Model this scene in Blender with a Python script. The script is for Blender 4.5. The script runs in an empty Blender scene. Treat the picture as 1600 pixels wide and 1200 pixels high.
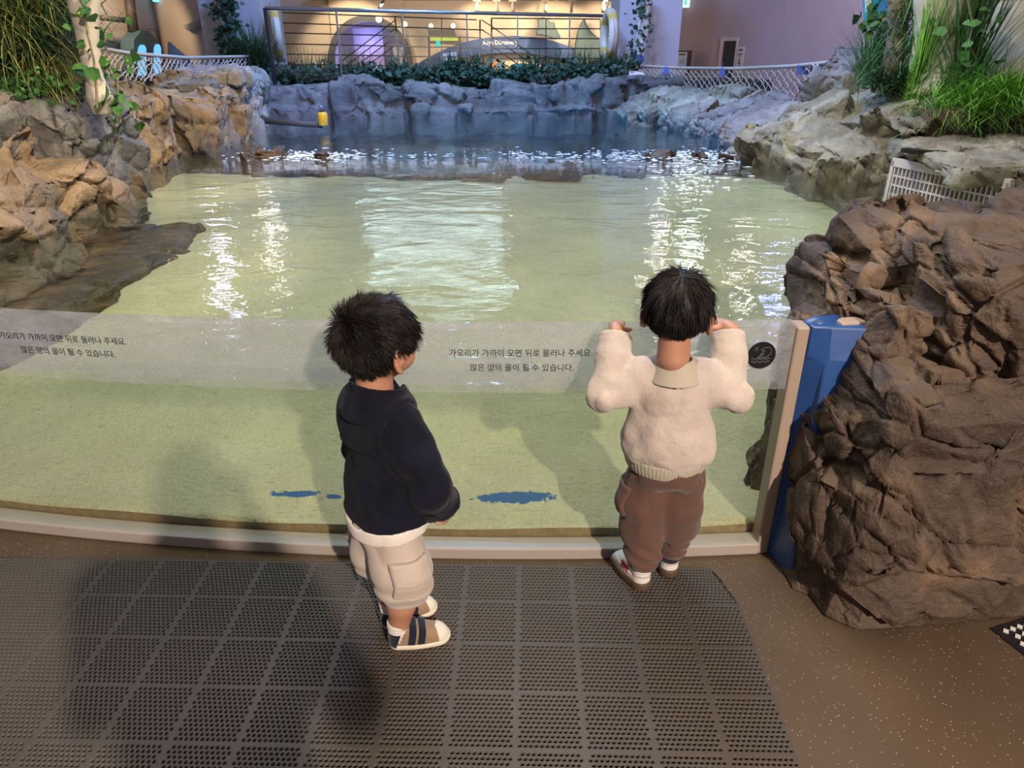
import bpy, bmesh, math, random
import numpy as np
from mathutils import Vector, Matrix, Euler

S = bpy.context.scene
C = S.collection
PI = math.pi
random.seed(7)
RNG = np.random.default_rng(7)

# ---------------------------------------------------------------- camera
FPX, CAMH = 1090.0, 1.4
PITCH = math.atan(510 / FPX)
cam_d = bpy.data.cameras.new('camera')
cam = bpy.data.objects.new('camera', cam_d); C.objects.link(cam)
cam_d.sensor_fit = 'HORIZONTAL'; cam_d.sensor_width = 36.0
cam_d.lens = 36.0 * FPX / 1600.0
cam_d.clip_start = 0.02; cam_d.clip_end = 100
cam.location = (0, 0, CAMH)
cam.rotation_euler = (PI / 2 - PITCH, 0, 0)
S.camera = cam

# ---------------------------------------------------------------- world, exposure
S.view_settings.view_transform = 'Standard'
S.view_settings.look = 'None'
S.view_settings.gamma = 1.0
S.view_settings.use_curve_mapping = False
S.view_settings.exposure = 0.0
w = bpy.data.worlds.new('world'); S.world = w; w.use_nodes = True
w.node_tree.nodes['Background'].inputs[0].default_value = (0.62, 0.56, 0.60, 1)
w.node_tree.nodes['Background'].inputs[1].default_value = 0.30
try:
    S.cycles.transparent_max_bounces = 24
    S.cycles.max_bounces = 8
    S.cycles.caustics_reflective = False
    S.cycles.caustics_refractive = False
    S.cycles.sample_clamp_indirect = 4.0
    S.cycles.use_denoising = True
except Exception:
    pass

# ---------------------------------------------------------------- lamps
def light(kind, loc, target, power, col, size=0.2, angle=60, blend=0.5, sy=None):
    d = bpy.data.lights.new('lamp', kind); o = bpy.data.objects.new('lamp', d); C.objects.link(o)
    d.energy = power; d.color = col; o.location = loc
    if kind == 'AREA':
        d.shape = 'RECTANGLE' if sy else 'DISK'; d.size = size
        if sy: d.size_y = sy
    else:
        d.shadow_soft_size = size
    if kind == 'SPOT':
        d.spot_size = math.radians(angle); d.spot_blend = blend
    v = Vector(target) - Vector(loc)
    o.rotation_euler = v.to_track_quat('-Z', 'Y').to_euler()
    return o

WARM, NEUT, BLUE, PURP, CYAN = (1, .80, .52), (1, .93, .80), (.16, .26, 1), (.42, .38, 1), (.35, .75, 1)
# ceiling lamp above the touch pool
light('AREA', (0.0, 3.6, 4.6), (0, 3.6, 0), 160, (1, .90, .74), 2.2)
light('AREA', (-0.2, 1.9, 4.2), (-.1, 2.4, 0), 22, (.95, 1, .80), 0.9)
# warm spots for the left rocks
light('SPOT', (-0.3, 3.4, 3.8), (-2.9, 4.2, .8), 520, (1, .78, .46), .10, 60, .6)
light('SPOT', (-0.6, 5.2, 3.8), (-3.2, 7.0, .8), 600, (1, .78, .46), .10, 58, .6)
# cool spots on the right rocks
light('SPOT', (0.6, 5.0, 4.2), (2.7, 5.8, .9), 360, (.92, 1, .84), .12, 54, .6)
light('SPOT', (2.6, 3.4, 4.0), (2.9, 4.6, .9), 110, (.95, 1, .80), .12, 70, .6)
light('SPOT', (1.2, 8.0, 4.2), (2.6, 8.2, .9), 420, (.36, .40, 1), .12, 52, .6)
light('SPOT', (1.0, 9.0, 4.2), (2.2, 9.8, .9), 210, (.62, .92, .85), .12, 34, .6)
# blue wash on the deep end and the piers
light('SPOT', (-1.6, 8.2, 4.4), (-3.5, 10.2, 1.1), 520, BLUE, .12, 50, .6)
light('SPOT', (0.0, 8.8, 4.4), (0.0, 11.6, .8), 170, (.52, .55, 1), .15, 100, .8)
light('SPOT', (-1.8, 9.5, 4.2), (-3.7, 13.0, 1.8), 300, (.40, .44, 1), .12, 60, .7)
light('SPOT', (1.2, 9.5, 4.2), (2.6, 13.4, 1.8), 220, (.50, .52, 1), .12, 60, .7)
# lamps over the far end that glint on the water
for (x, y, z, p, col, sz) in [(-5.2, 12.2, 3.3, 34, (.62, .68, 1), .10), (-4.3, 12.4, 2.75, 12, (1, .9, .8), .07),
                              (3.1, 12.0, 3.25, 55, (.72, 1, .90), .11), (3.9, 11.6, 3.4, 20, (1, .95, .9), .08),
                              (4.6, 11.4, 3.9, 60, (.28, .36, 1), .11), (2.6, 12.1, 2.85, 12, (1, .95, .9), .06),
                              (-6.2, 12.0, 2.7, 9, (1, .85, .7), .05)]:
    light('SPOT', (x, y, z), (x * .25, 3.6, .5), p, col, sz, 60, .6)
# unseen blue lights added under the water to brighten the deep end
for x, y in ((-2.6, 8.2), (-.6, 7.6), (1.2, 8.2), (-1.2, 9.8), (.4, 10.2)):
    light('POINT', (x, y, -.25), (x, y, -1), 42, (.04, .30, 1), .12)
# visitor side: lamp behind and to the right of the person taking the picture
light('SPOT', (2.75, -5.6, 5.0), (-.2, 1.4, .2), 3800, (1, .83, .68), .10, 46, .5)
light('AREA', (1.2, 0.7, 3.4), (.6, 1.4, 0), 12, (1, .82, .66), 1.2)
# exhibit room behind the railing
for x in (-3.6, -0.6, 0.9, 2.0):
    light('SPOT', (x, 16.4, 2.45), (x, 18.0, 1.35), 240, (1, .76, .44), .05, 84, .35)
light('AREA', (-1.2, 15.6, 2.4), (-1.2, 17.5, 1.0), 150, (1, .80, .55), 3.0)
light('POINT', (-3.55, 19.0, 1.75), (0, 0, 0), 34, (.24, .28, 1), .1)
light('SPOT', (-7.4, 14.4, 2.7), (-7.8, 16.8, 1.5), 200, (1, .72, .42), .08, 70, .6)
light('SPOT', (6.2, 15.2, 2.7), (6.35, 16.6, .9), 60, (1, .74, .48), .05, 46, .3)
light('SPOT', (8.1, 14.0, 2.7), (8.1, 15.5, .9), 60, (1, .74, .48), .05, 46, .3)
light('AREA', (5.4, 11.0, 3.4), (6.6, 16.0, 1.6), 130, (.62, .58, .92), 1.6)
light('AREA', (-.6, 9.0, 5.6), (-.6, 9.2, 0), 560, (.18, .42, 1), 1.6)  # unseen blue light added over the deep end to colour the far water

# ---------------------------------------------------------------- pixel to world (frame 1600 x 1200)
_c, _s = math.cos(PITCH), math.sin(PITCH)
def ray(x, y):
    u, v = (x - 800) / FPX, (600 - y) / FPX
    return u, _c + v * _s, -_s + v * _c
def atz(x, y, z):
    r = ray(x, y); t = (z - CAMH) / r[2]; return Vector((r[0] * t, r[1] * t, z))
def at(x, y, Y):
    r = ray(x, y); t = Y / r[1]; return Vector((r[0] * t, Y, CAMH + r[2] * t))

# ---------------------------------------------------------------- tagging
def tag(o, label=None, cat=None, group=None, kind=None):
    if label: o['label'] = label
    if cat: o['category'] = cat
    if group: o['group'] = group
    if kind: o['kind'] = kind
    return o
def empty(name, loc=(0, 0, 0), rz=0.0):
    o = bpy.data.objects.new(name, None); C.objects.link(o)
    o.location = loc; o.rotation_euler = (0, 0, rz); o.empty_display_size = .05
    return o
def link(name, me, m=None, parent=None, smooth=False):
    o = bpy.data.objects.new(name, me); C.objects.link(o)
    if m is not None:
        for k in (m if isinstance(m, (list, tuple)) else [m]): me.materials.append(k)
    if smooth: me.polygons.foreach_set('use_smooth', [True] * len(me.polygons))
    if parent is not None: o.parent = parent
    return o
def copy_tree(o, parent=None):
    c = o.copy(); C.objects.link(c); c.parent = parent
    for ch in list(o.children): copy_tree(ch, c)
    return c

# ---------------------------------------------------------------- materials
MATS = {}
class NG:
    def __init__(self, name):
        self.m = bpy.data.materials.new(name); self.m.use_nodes = True
        self.t = self.m.node_tree; self.t.nodes.clear()
        self.out = self.t.nodes.new('ShaderNodeOutputMaterial')
    def n(self, typ, ins=None, **props):
        nd = self.t.nodes.new(typ)
        for k, v in props.items(): setattr(nd, k, v)
        for k, v in (ins or {}).items(): self.set(nd.inputs[k], v)
        return nd
    def set(self, sock, v):
        if hasattr(v, 'is_output'): self.t.links.new(v, sock)
        elif isinstance(v, bpy.types.Node): self.t.links.new(v.outputs[0], sock)
        elif isinstance(v, (tuple, list)) and len(v) == 3 and sock.type == 'RGBA': sock.default_value = (*v, 1)
        else: sock.default_value = v
    def pos(self): return self.n('ShaderNodeNewGeometry').outputs['Position']
    def obj(self): return self.n('ShaderNodeTexCoord').outputs['Object']
    def noise(self, vec, scale, detail=4, rough=.55, dist=0.0):
        return self.n('ShaderNodeTexNoise', {'Vector': vec, 'Scale': scale, 'Detail': detail, 'Roughness': rough, 'Distortion': dist}).outputs['Fac']
    def ramp(self, fac, stops):
        r = self.n('ShaderNodeValToRGB', {'Fac': fac}); e = r.color_ramp.elements
        while len(e) > len(stops): e.remove(e[-1])
        while len(e) < len(stops): e.new(.5)
        for a, (p, c) in zip(e, stops):
            a.position = p; a.color = (*c, 1) if len(c) == 3 else c
        return r.outputs['Color']
    def mul(self, vec, s):
        return self.n('ShaderNodeVectorMath', {0: vec, 1: s}, operation='MULTIPLY').outputs[0]
    def math(self, op, a, b=0.0, c=0.0):
        return self.n('ShaderNodeMath', {0: a, 1: b, 2: c}, operation=op).outputs[0]
    def mix(self, fac, a, b):
        x = self.n('ShaderNodeMix', data_type='RGBA')
        self.set(x.inputs[0], fac); self.set(x.inputs[6], a); self.set(x.inputs[7], b)
        return x.outputs[2]
    def fres(self, ior, nm=None):              # same reflectance from both sides (thin sheet, no bending)
        bf = self.n('ShaderNodeNewGeometry').outputs['Backfacing']
        i = self.math('ADD', ior, self.math('MULTIPLY', bf, 1 / ior - ior))
        f = self.n('ShaderNodeFresnel', {'IOR': i})
        if nm is not None: self.set(f.inputs['Normal'], nm)
        return f
    def bump(self, h, strength=.4, dist=.01, normal=None):
        b = self.n('ShaderNodeBump', {'Height': h, 'Strength': strength, 'Distance': dist})
        if normal is not None: self.set(b.inputs['Normal'], normal)
        return b.outputs[0]
    def bsdf(self, col, rough=.6, normal=None, **kw):
        b = self.n('ShaderNodeBsdfPrincipled', {'Base Color': col, 'Roughness': rough})
        if normal is not None: self.set(b.inputs['Normal'], normal)
        for k, v in kw.items(): self.set(b.inputs[k.replace('_', ' ')], v)
        return b.outputs[0]
    def done(self, sh, name=None):
        self.set(self.out.inputs['Surface'], sh); return self.m

def plain(name, col, rough=.5, metal=0.0, nz=.12, scale=8, bump=0.0, bscale=60):
    g = NG(name); p = g.obj(); f = g.noise(p, scale)
    c = g.mix(f, tuple(x * (1 - nz) for x in col), tuple(min(1, x * (1 + nz)) for x in col))
    nm = g.bump(g.noise(p, bscale, 3), .5, bump) if bump else None
    return g.done(g.bsdf(c, rough, nm, Metallic=metal))

def fabric(name, col, scale=260, bump=.0016, nz=.10, rough=.92, heather=None, sheen=.25):
    g = NG(name); p = g.obj(); f = g.noise(p, 30)
    c = g.mix(f, tuple(x * (1 - nz) for x in col), tuple(min(1, x * (1 + nz)) for x in col))
    if heather:
        c = g.mix(g.math('MULTIPLY', g.noise(g.mul(p, (1, 1, 3)), 190, 3), .55), c, heather)
    h = g.math('ADD', g.noise(p, scale, 3), g.math('MULTIPLY', g.noise(p, 45, 3), .8))
    return g.done(g.bsdf(c, rough, g.bump(h, .7, bump), Sheen_Weight=sheen, Specular_IOR_Level=.2))

def rockmat(name, cols, scale=2.2, rough=.72, bump=.02, stain=None, stains=.45, wet=None):
    g = NG(name); p = g.pos()
    a = g.noise(p, scale, 6, .6, .6)
    c = g.ramp(a, [(.30, cols[0]), (.46, cols[1]), (.58, cols[2]), (.72, cols[3] if len(cols) > 3 else cols[2])])
    b = g.noise(p, scale * 9, 5, .65)
    c = g.mix(g.math('MULTIPLY', g.ramp(b, [(.35, (0, 0, 0)), (.75, (1, 1, 1))]), .5), c, cols[1])
    if stain:
        sm = g.ramp(g.noise(g.mul(p, (1.3, 1.3, .45)), 2.6, 4, .6, .5), [(.50, (0, 0, 0)), (.62, (1, 1, 1))])
        c = g.mix(g.math('MULTIPLY', sm, stains), c, stain)
    if wet:                                    # ragged tide mark of damp algae along the water line
        zz = g.n('ShaderNodeSeparateXYZ', {0: p}).outputs[2]
        e = g.math('ADD', zz, g.math('MULTIPLY', g.math('SUBTRACT', g.noise(g.mul(p, (1, 1, .35)), 7, 5, .7), .5), .55))
        k = g.n('ShaderNodeMapRange', {'Value': e, 'From Min': wet[0] + .06, 'From Max': wet[0] - .06}).outputs[0]
        c = g.mix(g.math('MULTIPLY', k, .85), c, wet[1])
    fl = g.noise(p, 170, 2)
    c = g.mix(g.math('MULTIPLY', g.ramp(fl, [(.66, (0, 0, 0)), (.74, (1, 1, 1))]), .25), c, (.55, .48, .40))
    h = g.math('ADD', g.noise(p, 14, 7, .68, .3), g.math('MULTIPLY', g.noise(p, 80, 4, .6), .35))
    return g.done(g.bsdf(c, rough, g.bump(h, .8, bump), Specular_IOR_Level=.35))

M = MATS
M['rock_brown'] = rockmat('rock_brown', [(.040, .028, .022), (.088, .059, .043), (.145, .097, .064), (.28, .18, .10)], 3.4, .62, .020, (.055, .040, .036), .6)
M['rock_orange'] = rockmat('rock_orange', [(.085, .062, .048), (.22, .152, .095), (.32, .225, .135), (.42, .32, .205)], 2.4, .75, .035, (.14, .135, .13), .6, (.60, (.085, .082, .075)))
M['rock_grey'] = rockmat('rock_grey', [(.12, .105, .088), (.26, .235, .19), (.38, .35, .285), (.50, .47, .39)], 2.0, .75, .035, (.17, .125, .095), .6, (.60, (.16, .135, .11)))
M['rock_dark'] = rockmat('rock_dark', [(.07, .07, .075), (.14, .135, .135), (.21, .20, .19), (.28, .26, .24)], 2.0, .75, .03, (.16, .12, .09), .4)
M['rock_far'] = rockmat('rock_far', [(.09, .085, .082), (.165, .155, .145), (.24, .228, .205), (.31, .29, .25)], 1.4, .75, .035, (.13, .115, .10), .5)
M['rock_wet'] = rockmat('rock_wet', [(.030, .020, .014), (.065, .042, .026), (.11, .070, .042), (.15, .10, .06)], 4.0, .35, .02)

def mk():
    g = NG('floor'); p = g.pos()
    c = g.ramp(g.noise(p, 2.2, 5), [(.3, (.084, .054, .034)), (.7, (.116, .078, .050))])
    v = g.n('ShaderNodeTexVoronoi', {'Vector': p, 'Scale': 130.0})
    sel = g.math('LESS_THAN', v.outputs['Distance'], .17)
    rnd = g.math('GREATER_THAN', g.n('ShaderNodeSeparateColor', {0: v.outputs['Color']}).outputs[0], .72)
    c = g.mix(g.math('MULTIPLY', sel, rnd), c, (.50, .46, .34))
    v2 = g.n('ShaderNodeTexVoronoi', {'Vector': p, 'Scale': 210.0})
    sel2 = g.math('LESS_THAN', v2.outputs['Distance'], .2)
    c = g.mix(g.math('MULTIPLY', sel2, .45), c, (.08, .06, .045))
    M['floor'] = g.done(g.bsdf(c, .42, g.bump(g.noise(p, 90, 4), .35, .002), Specular_IOR_Level=.35))
    # sand with bare blue patches of the pool bottom
    g = NG('sand'); p = g.pos()
    c = g.ramp(g.noise(p, 1.6, 6, .6), [(.3, (.41, .35, .225)), (.7, (.55, .475, .315))])
    c = g.mix(g.math('MULTIPLY', g.ramp(g.noise(g.mul(p, (1, 2.2, 1)), 26, 4), [(.56, (0, 0, 0)), (.70, (1, 1, 1))]), .45), c, (.27, .24, .14))
    c = g.mix(g.math('MULTIPLY', g.ramp(g.noise(p, 120, 2), [(.60, (0, 0, 0)), (.68, (1, 1, 1))]), .5), c, (.72, .66, .46))
    c = g.mix(g.math('MULTIPLY', g.ramp(g.noise(p, 150, 2), [(.62, (0, 0, 0)), (.70, (1, 1, 1))]), .5), c, (.16, .13, .07))
    mask = None
    nz = g.math('MULTIPLY', g.math('SUBTRACT', g.noise(p, 22, 6, .72), .5), 2.6)
    for (x, y, rx, ry) in BLUE_SPOTS:
        q = g.n('ShaderNodeVectorMath', {0: p, 1: (x, y, 0)}, operation='SUBTRACT').outputs[0]
        q = g.mul(q, (1 / rx, 1 / ry, 0))
        l = g.n('ShaderNodeVectorMath', {0: q}, operation='LENGTH').outputs['Value']
        k = g.math('LESS_THAN', g.math('ADD', l, nz), 1.0)
        mask = k if mask is None else g.math('MAXIMUM', mask, k)
    c = g.mix(mask, c, (.05, .12, .27))
    h = g.math('ADD', g.noise(g.mul(p, (1, 1.8, 1)), 18, 6, .62), g.math('MULTIPLY', g.noise(p, 120, 3), .4))
    M['sand'] = g.done(g.bsdf(c, .9, g.bump(h, .8, .018), Specular_IOR_Level=.1))
    g = NG('sand_edge'); p = g.pos()
    c = g.ramp(g.noise(p, 30, 5), [(.3, (.20, .12, .055)), (.7, (.34, .22, .11))])
    M['sand_edge'] = g.done(g.bsdf(c, .8, g.bump(g.noise(p, 120), .6, .004)))
    # water surface
    g = NG('water'); p = g.pos()
    q = g.mul(p, (1.0, 1.0, 0))
    big = g.noise(g.mul(p, (1, 1.25, 0)), 2.4, 2, .5, .7)
    med = g.noise(g.mul(p, (1, 1.4, 0)), 8.0, 3, .55, .5)
    fine = g.noise(g.mul(p, (1, 1.2, 0)), 34.0, 3, .6)
    yy = g.n('ShaderNodeSeparateXYZ', {0: p}).outputs[1]
    far = g.n('ShaderNodeMapRange', {'Value': yy, 'From Min': 5.2, 'From Max': 6.6}).outputs[0]
    surf = g.math('MULTIPLY', g.math('SUBTRACT', 1.0, g.math('MINIMUM', g.math('MULTIPLY', g.math('ABSOLUTE', g.math('SUBTRACT', yy, 6.7)), .85), 1.0)), 1.6)
    h = g.math('ADD', g.math('MULTIPLY', big, .016), g.math('MULTIPLY', med, .0050))
    h = g.math('ADD', h, g.math('MULTIPLY', fine, g.math('ADD', .0009, g.math('MULTIPLY', surf, .006))))
    nm = g.bump(h, 1.0, 1.0)
    fr = g.fres(1.33, nm)
    gl = g.n('ShaderNodeBsdfGlossy', {'Color': (1, 1, 1), 'Roughness': .022, 'Normal': nm})
    tr = g.n('ShaderNodeBsdfTransparent', {'Color': (.90, .95, .90)})
    mx = g.n('ShaderNodeMixShader', {0: fr.outputs[0], 1: tr.outputs[0], 2: gl.outputs[0]})
    M['water'] = g.done(mx.outputs[0])
    va = g.n('ShaderNodeVolumeAbsorption', {'Color': (.60, .87, .76), 'Density': .30})
    g.set(g.out.inputs['Volume'], va.outputs[0])
    # acrylic
    g = NG('acrylic'); p = g.pos()
    z = g.n('ShaderNodeSeparateXYZ', {0: p}).outputs[2]
    fr = g.fres(1.45)
    gl = g.n('ShaderNodeBsdfGlossy', {'Color': (1, 1, 1), 'Roughness': .03})
    tr = g.n('ShaderNodeBsdfTransparent', {'Color': (.97, .985, .97)})
    mx = g.n('ShaderNodeMixShader', {0: fr.outputs[0], 1: tr.outputs[0], 2: gl.outputs[0]})
    # scuffs and dried splashes on the strip above the water line
    band = g.math('GREATER_THAN', z, WATER_Z)
    sc = g.ramp(g.noise(g.mul(p, (1, 1, 2.2)), 9, 6, .65, .8), [(.30, (.16, .16, .16)), (.75, (.55, .55, .55))])
    dr = g.ramp(g.noise(p, 130, 2), [(.66, (0, 0, 0)), (.73, (.6, .6, .6))])
    hz = g.math('MULTIPLY', g.math('ADD', sc, g.math('MULTIPLY', dr, .6)), band)
    df = g.n('ShaderNodeBsdfDiffuse', {'Color': (.62, .60, .60)})
    tl = g.n('ShaderNodeBsdfTranslucent', {'Color': (.62, .60, .60)})
    dd = g.n('ShaderNodeMixShader', {0: .5, 1: df.outputs[0], 2: tl.outputs[0]})
    mz = g.n('ShaderNodeMixShader', {0: hz, 1: mx.outputs[0], 2: dd.outputs[0]})
    M['acrylic'] = g.done(mz.outputs[0])
    g = NG('glass'); fr = g.fres(1.45)
    gl = g.n('ShaderNodeBsdfGlossy', {'Color': (1, 1, 1), 'Roughness': .02})
    tr = g.n('ShaderNodeBsdfTransparent', {'Color': (.93, .95, .96)})
    M['glass'] = g.done(g.n('ShaderNodeMixShader', {0: fr.outputs[0], 1: tr.outputs[0], 2: gl.outputs[0]}).outputs[0])
    # leaves
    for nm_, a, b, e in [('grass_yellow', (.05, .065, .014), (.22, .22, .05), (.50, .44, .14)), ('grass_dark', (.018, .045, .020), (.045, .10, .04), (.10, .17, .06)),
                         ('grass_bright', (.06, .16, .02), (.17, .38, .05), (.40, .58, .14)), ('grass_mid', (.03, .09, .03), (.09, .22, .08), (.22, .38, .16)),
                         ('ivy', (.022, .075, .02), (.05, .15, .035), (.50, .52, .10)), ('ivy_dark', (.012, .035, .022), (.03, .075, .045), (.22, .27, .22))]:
        g = NG(nm_); p = g.obj()
        c = g.ramp(g.noise(p, 24, 3), [(.30, a), (.50, b), (.66, b), (.72, e)])
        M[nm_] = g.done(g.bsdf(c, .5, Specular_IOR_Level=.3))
    # navy corduroy
    g = NG('navy'); p = g.obj()
    c = g.ramp(g.noise(p, 14, 4), [(.3, (.0030, .0036, .009)), (.7, (.007, .0085, .021))])
    wv = g.n('ShaderNodeTexWave', {'Vector': p, 'Scale': 120.0, 'Distortion': .6}, bands_direction='X')
    h = g.math('ADD', g.math('MULTIPLY', wv.outputs['Fac'], .5), g.noise(p, 60, 4))
    M['navy'] = g.done(g.bsdf(c, .88, g.bump(h, .6, .0016), Sheen_Weight=.06, Specular_IOR_Level=.2))
    # fleece
    g = NG('fleece'); p = g.obj()
    c = g.mix(g.noise(p, 40, 4), (.54, .45, .395), (.66, .56, .50))
    h = g.math('ADD', g.noise(p, 330, 3, .7), g.math('MULTIPLY', g.noise(p, 60, 3), .7))
    M['fleece'] = g.done(g.bsdf(c, .95, g.bump(h, .9, .003), Sheen_Weight=.4, Specular_IOR_Level=.1))
    # skin
    g = NG('skin'); p = g.obj()
    c = g.mix(g.noise(p, 18, 4), (.43, .20, .125), (.54, .275, .18))
    M['skin'] = g.done(g.bsdf(c, .5, g.bump(g.noise(p, 240, 3), .3, .0006), Subsurface_Weight=.12, Subsurface_Radius=(.02, .008, .004), Subsurface_Scale=.3))
    g = NG('hair'); p = g.obj()
    c = g.mix(g.noise(p, 60, 3), (.006, .005, .006), (.022, .016, .015))
    M['hair'] = g.done(g.bsdf(c, .52, Specular_IOR_Level=.3))

WATER_Z = 0.565
BLUE_SPOTS = [(-.725, 1.968, .085, .016), (-.60, 1.955, .030, .010), (-.47, 1.95, .06, .022), (0.0, 1.95, .135, .030), (-.36, 1.93, .03, .014)]
mk()
M['mat_rubber'] = plain('mat_rubber', (.070, .054, .043), .62, 0, .25, 5, .0012, 150)
M['sill'] = plain('sill', (.40, .345, .31), .45, 0, .08, 6)
M['post'] = plain('post', (.37, .285, .22), .5, 0, .10, 6)
M['blue_paint'] = plain('blue_paint', (.020, .070, .24), .35, 0, .35, 4, .0006, 30)
M['wall_beige'] = plain('wall_beige', (.50, .42, .36), .85, 0, .05, 2, .001, 80)
M['wall_grey'] = plain('wall_grey', (.42, .40, .44), .85, 0, .05, 2, .001, 80)
M['wall_mauve'] = plain('wall_mauve', (.36, .28, .27), .85, 0, .05, 2, .001, 80)
M['ceil'] = plain('ceil', (.34, .29, .27), .9, 0, .05)
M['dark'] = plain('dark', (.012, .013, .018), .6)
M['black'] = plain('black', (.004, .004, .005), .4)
M['steel'] = plain('steel', (.42, .44, .48), .28, .9, .1)
M['dark_metal'] = plain('dark_metal', (.035, .034, .038), .4, .6)
M['white'] = plain('white', (.74, .72, .68), .5)
M['cream_plastic'] = plain('cream_plastic', (.62, .56, .46), .5)
M['yellow'] = plain('yellow', (.90, .48, .02), .4)
M['trunk'] = plain('trunk', (.46, .42, .36), .85, 0, .25, 7, .01, 20)
M['trunk_dark'] = plain('trunk_dark', (.20, .16, .12), .85, 0, .3, 7, .01, 20)
M['rope'] = plain('rope', (.50, .42, .33), .9, 0, .15, 30, .002, 200)
M['grille'] = plain('grille', (.56, .50, .49), .55, 0, .12, 6)
M['teal_dark'] = plain('teal_dark', (.05, .10, .13), .6)
M['sign_blue'] = plain('sign_blue', (.045, .085, .24), .7)
M['fin'] = plain('fin', (.055, .085, .10), .7, 0, .3, 3)
M['arch_dark'] = plain('arch_dark', (.05, .05, .075), .6)
M['band_yellow'] = plain('band_yellow', (.62, .42, .08), .5)
M['blue_disc'] = plain('blue_disc', (.05, .13, .24), .5)
M['orange'] = plain('orange', (.55, .16, .05), .5)
M['cyan'] = plain('cyan', (.02, .34, .48), .5)
M['green_sign'] = plain('green_sign', (.22, .32, .03), .5)
M['deep_blue'] = plain('deep_blue', (.035, .15, .36), .5, 0, .3, 1.2)
M['red'] = plain('red', (.55, .05, .03), .5)
M['wood_dark'] = plain('wood_dark', (.05, .04, .035), .6)
M['shorts'] = fabric('shorts', (.58, .49, .42), 260, .0014, .06, heather=(.42, .35, .30))
M['shirt_white'] = fabric('shirt_white', (.78, .72, .68), 300, .0010, .03)
M['pants'] = fabric('pants', (.125, .065, .047), 240, .0012, .10)
M['rib'] = fabric('rib', (.46, .41, .33), 200, .0016, .05)
M['sock'] = fabric('sock', (.75, .70, .66), 240, .002, .04)
M['navy_plain'] = fabric('navy_plain', (.010, .013, .030), 240, .001, .1)
M['tan_suede'] = fabric('tan_suede', (.29, .19, .125), 240, .001, .12)
M['rubber_white'] = plain('rubber_white', (.74, .68, .56), .55, 0, .05)
M['gum'] = plain('gum', (.10, .055, .035), .6, 0, .1)
M['shoe_white'] = plain('shoe_white', (.76, .71, .62), .5, 0, .04, 20, .0006, 200)
M['shoe_cream'] = fabric('shoe_cream', (.58, .49, .40), 240, .0008, .06)
M['lip'] = plain('lip', (.42, .14, .11), .45)
M['eye_white'] = plain('eye_white', (.8, .78, .75), .25)
M['white_paint'] = plain('white_paint', (.82, .80, .74), .5)
M['sticker_line'] = plain('sticker_line', (.16, .17, .20), .5)

def emit(name, col, st):
    g = NG(name); return g.done(g.n('ShaderNodeEmission', {'Color': (*col, 1), 'Strength': st}).outputs[0])
M['lamp_glow'] = emit('lamp_glow', (1, .86, .55), 2.2)
M['exit_glow'] = emit('exit_glow', (.10, .85, .70), 1.0)
M['exit_white'] = emit('exit_white', (.75, 1, .95), 1.1)
M['screen_glow'] = emit('screen_glow', (.55, .62, 1), .9)
M['blue_window'] = emit('blue_window', (.16, .50, 1), 1.3)
M['ring_glow'] = emit('ring_glow', (.62, .90, 1), 36)
M['glints'] = plain('glints', (.75, .82, .9), .2)  # white for the light sparkles painted on the water
M['poster'] = plain('poster', (.60, .62, .72), .5)

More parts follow.
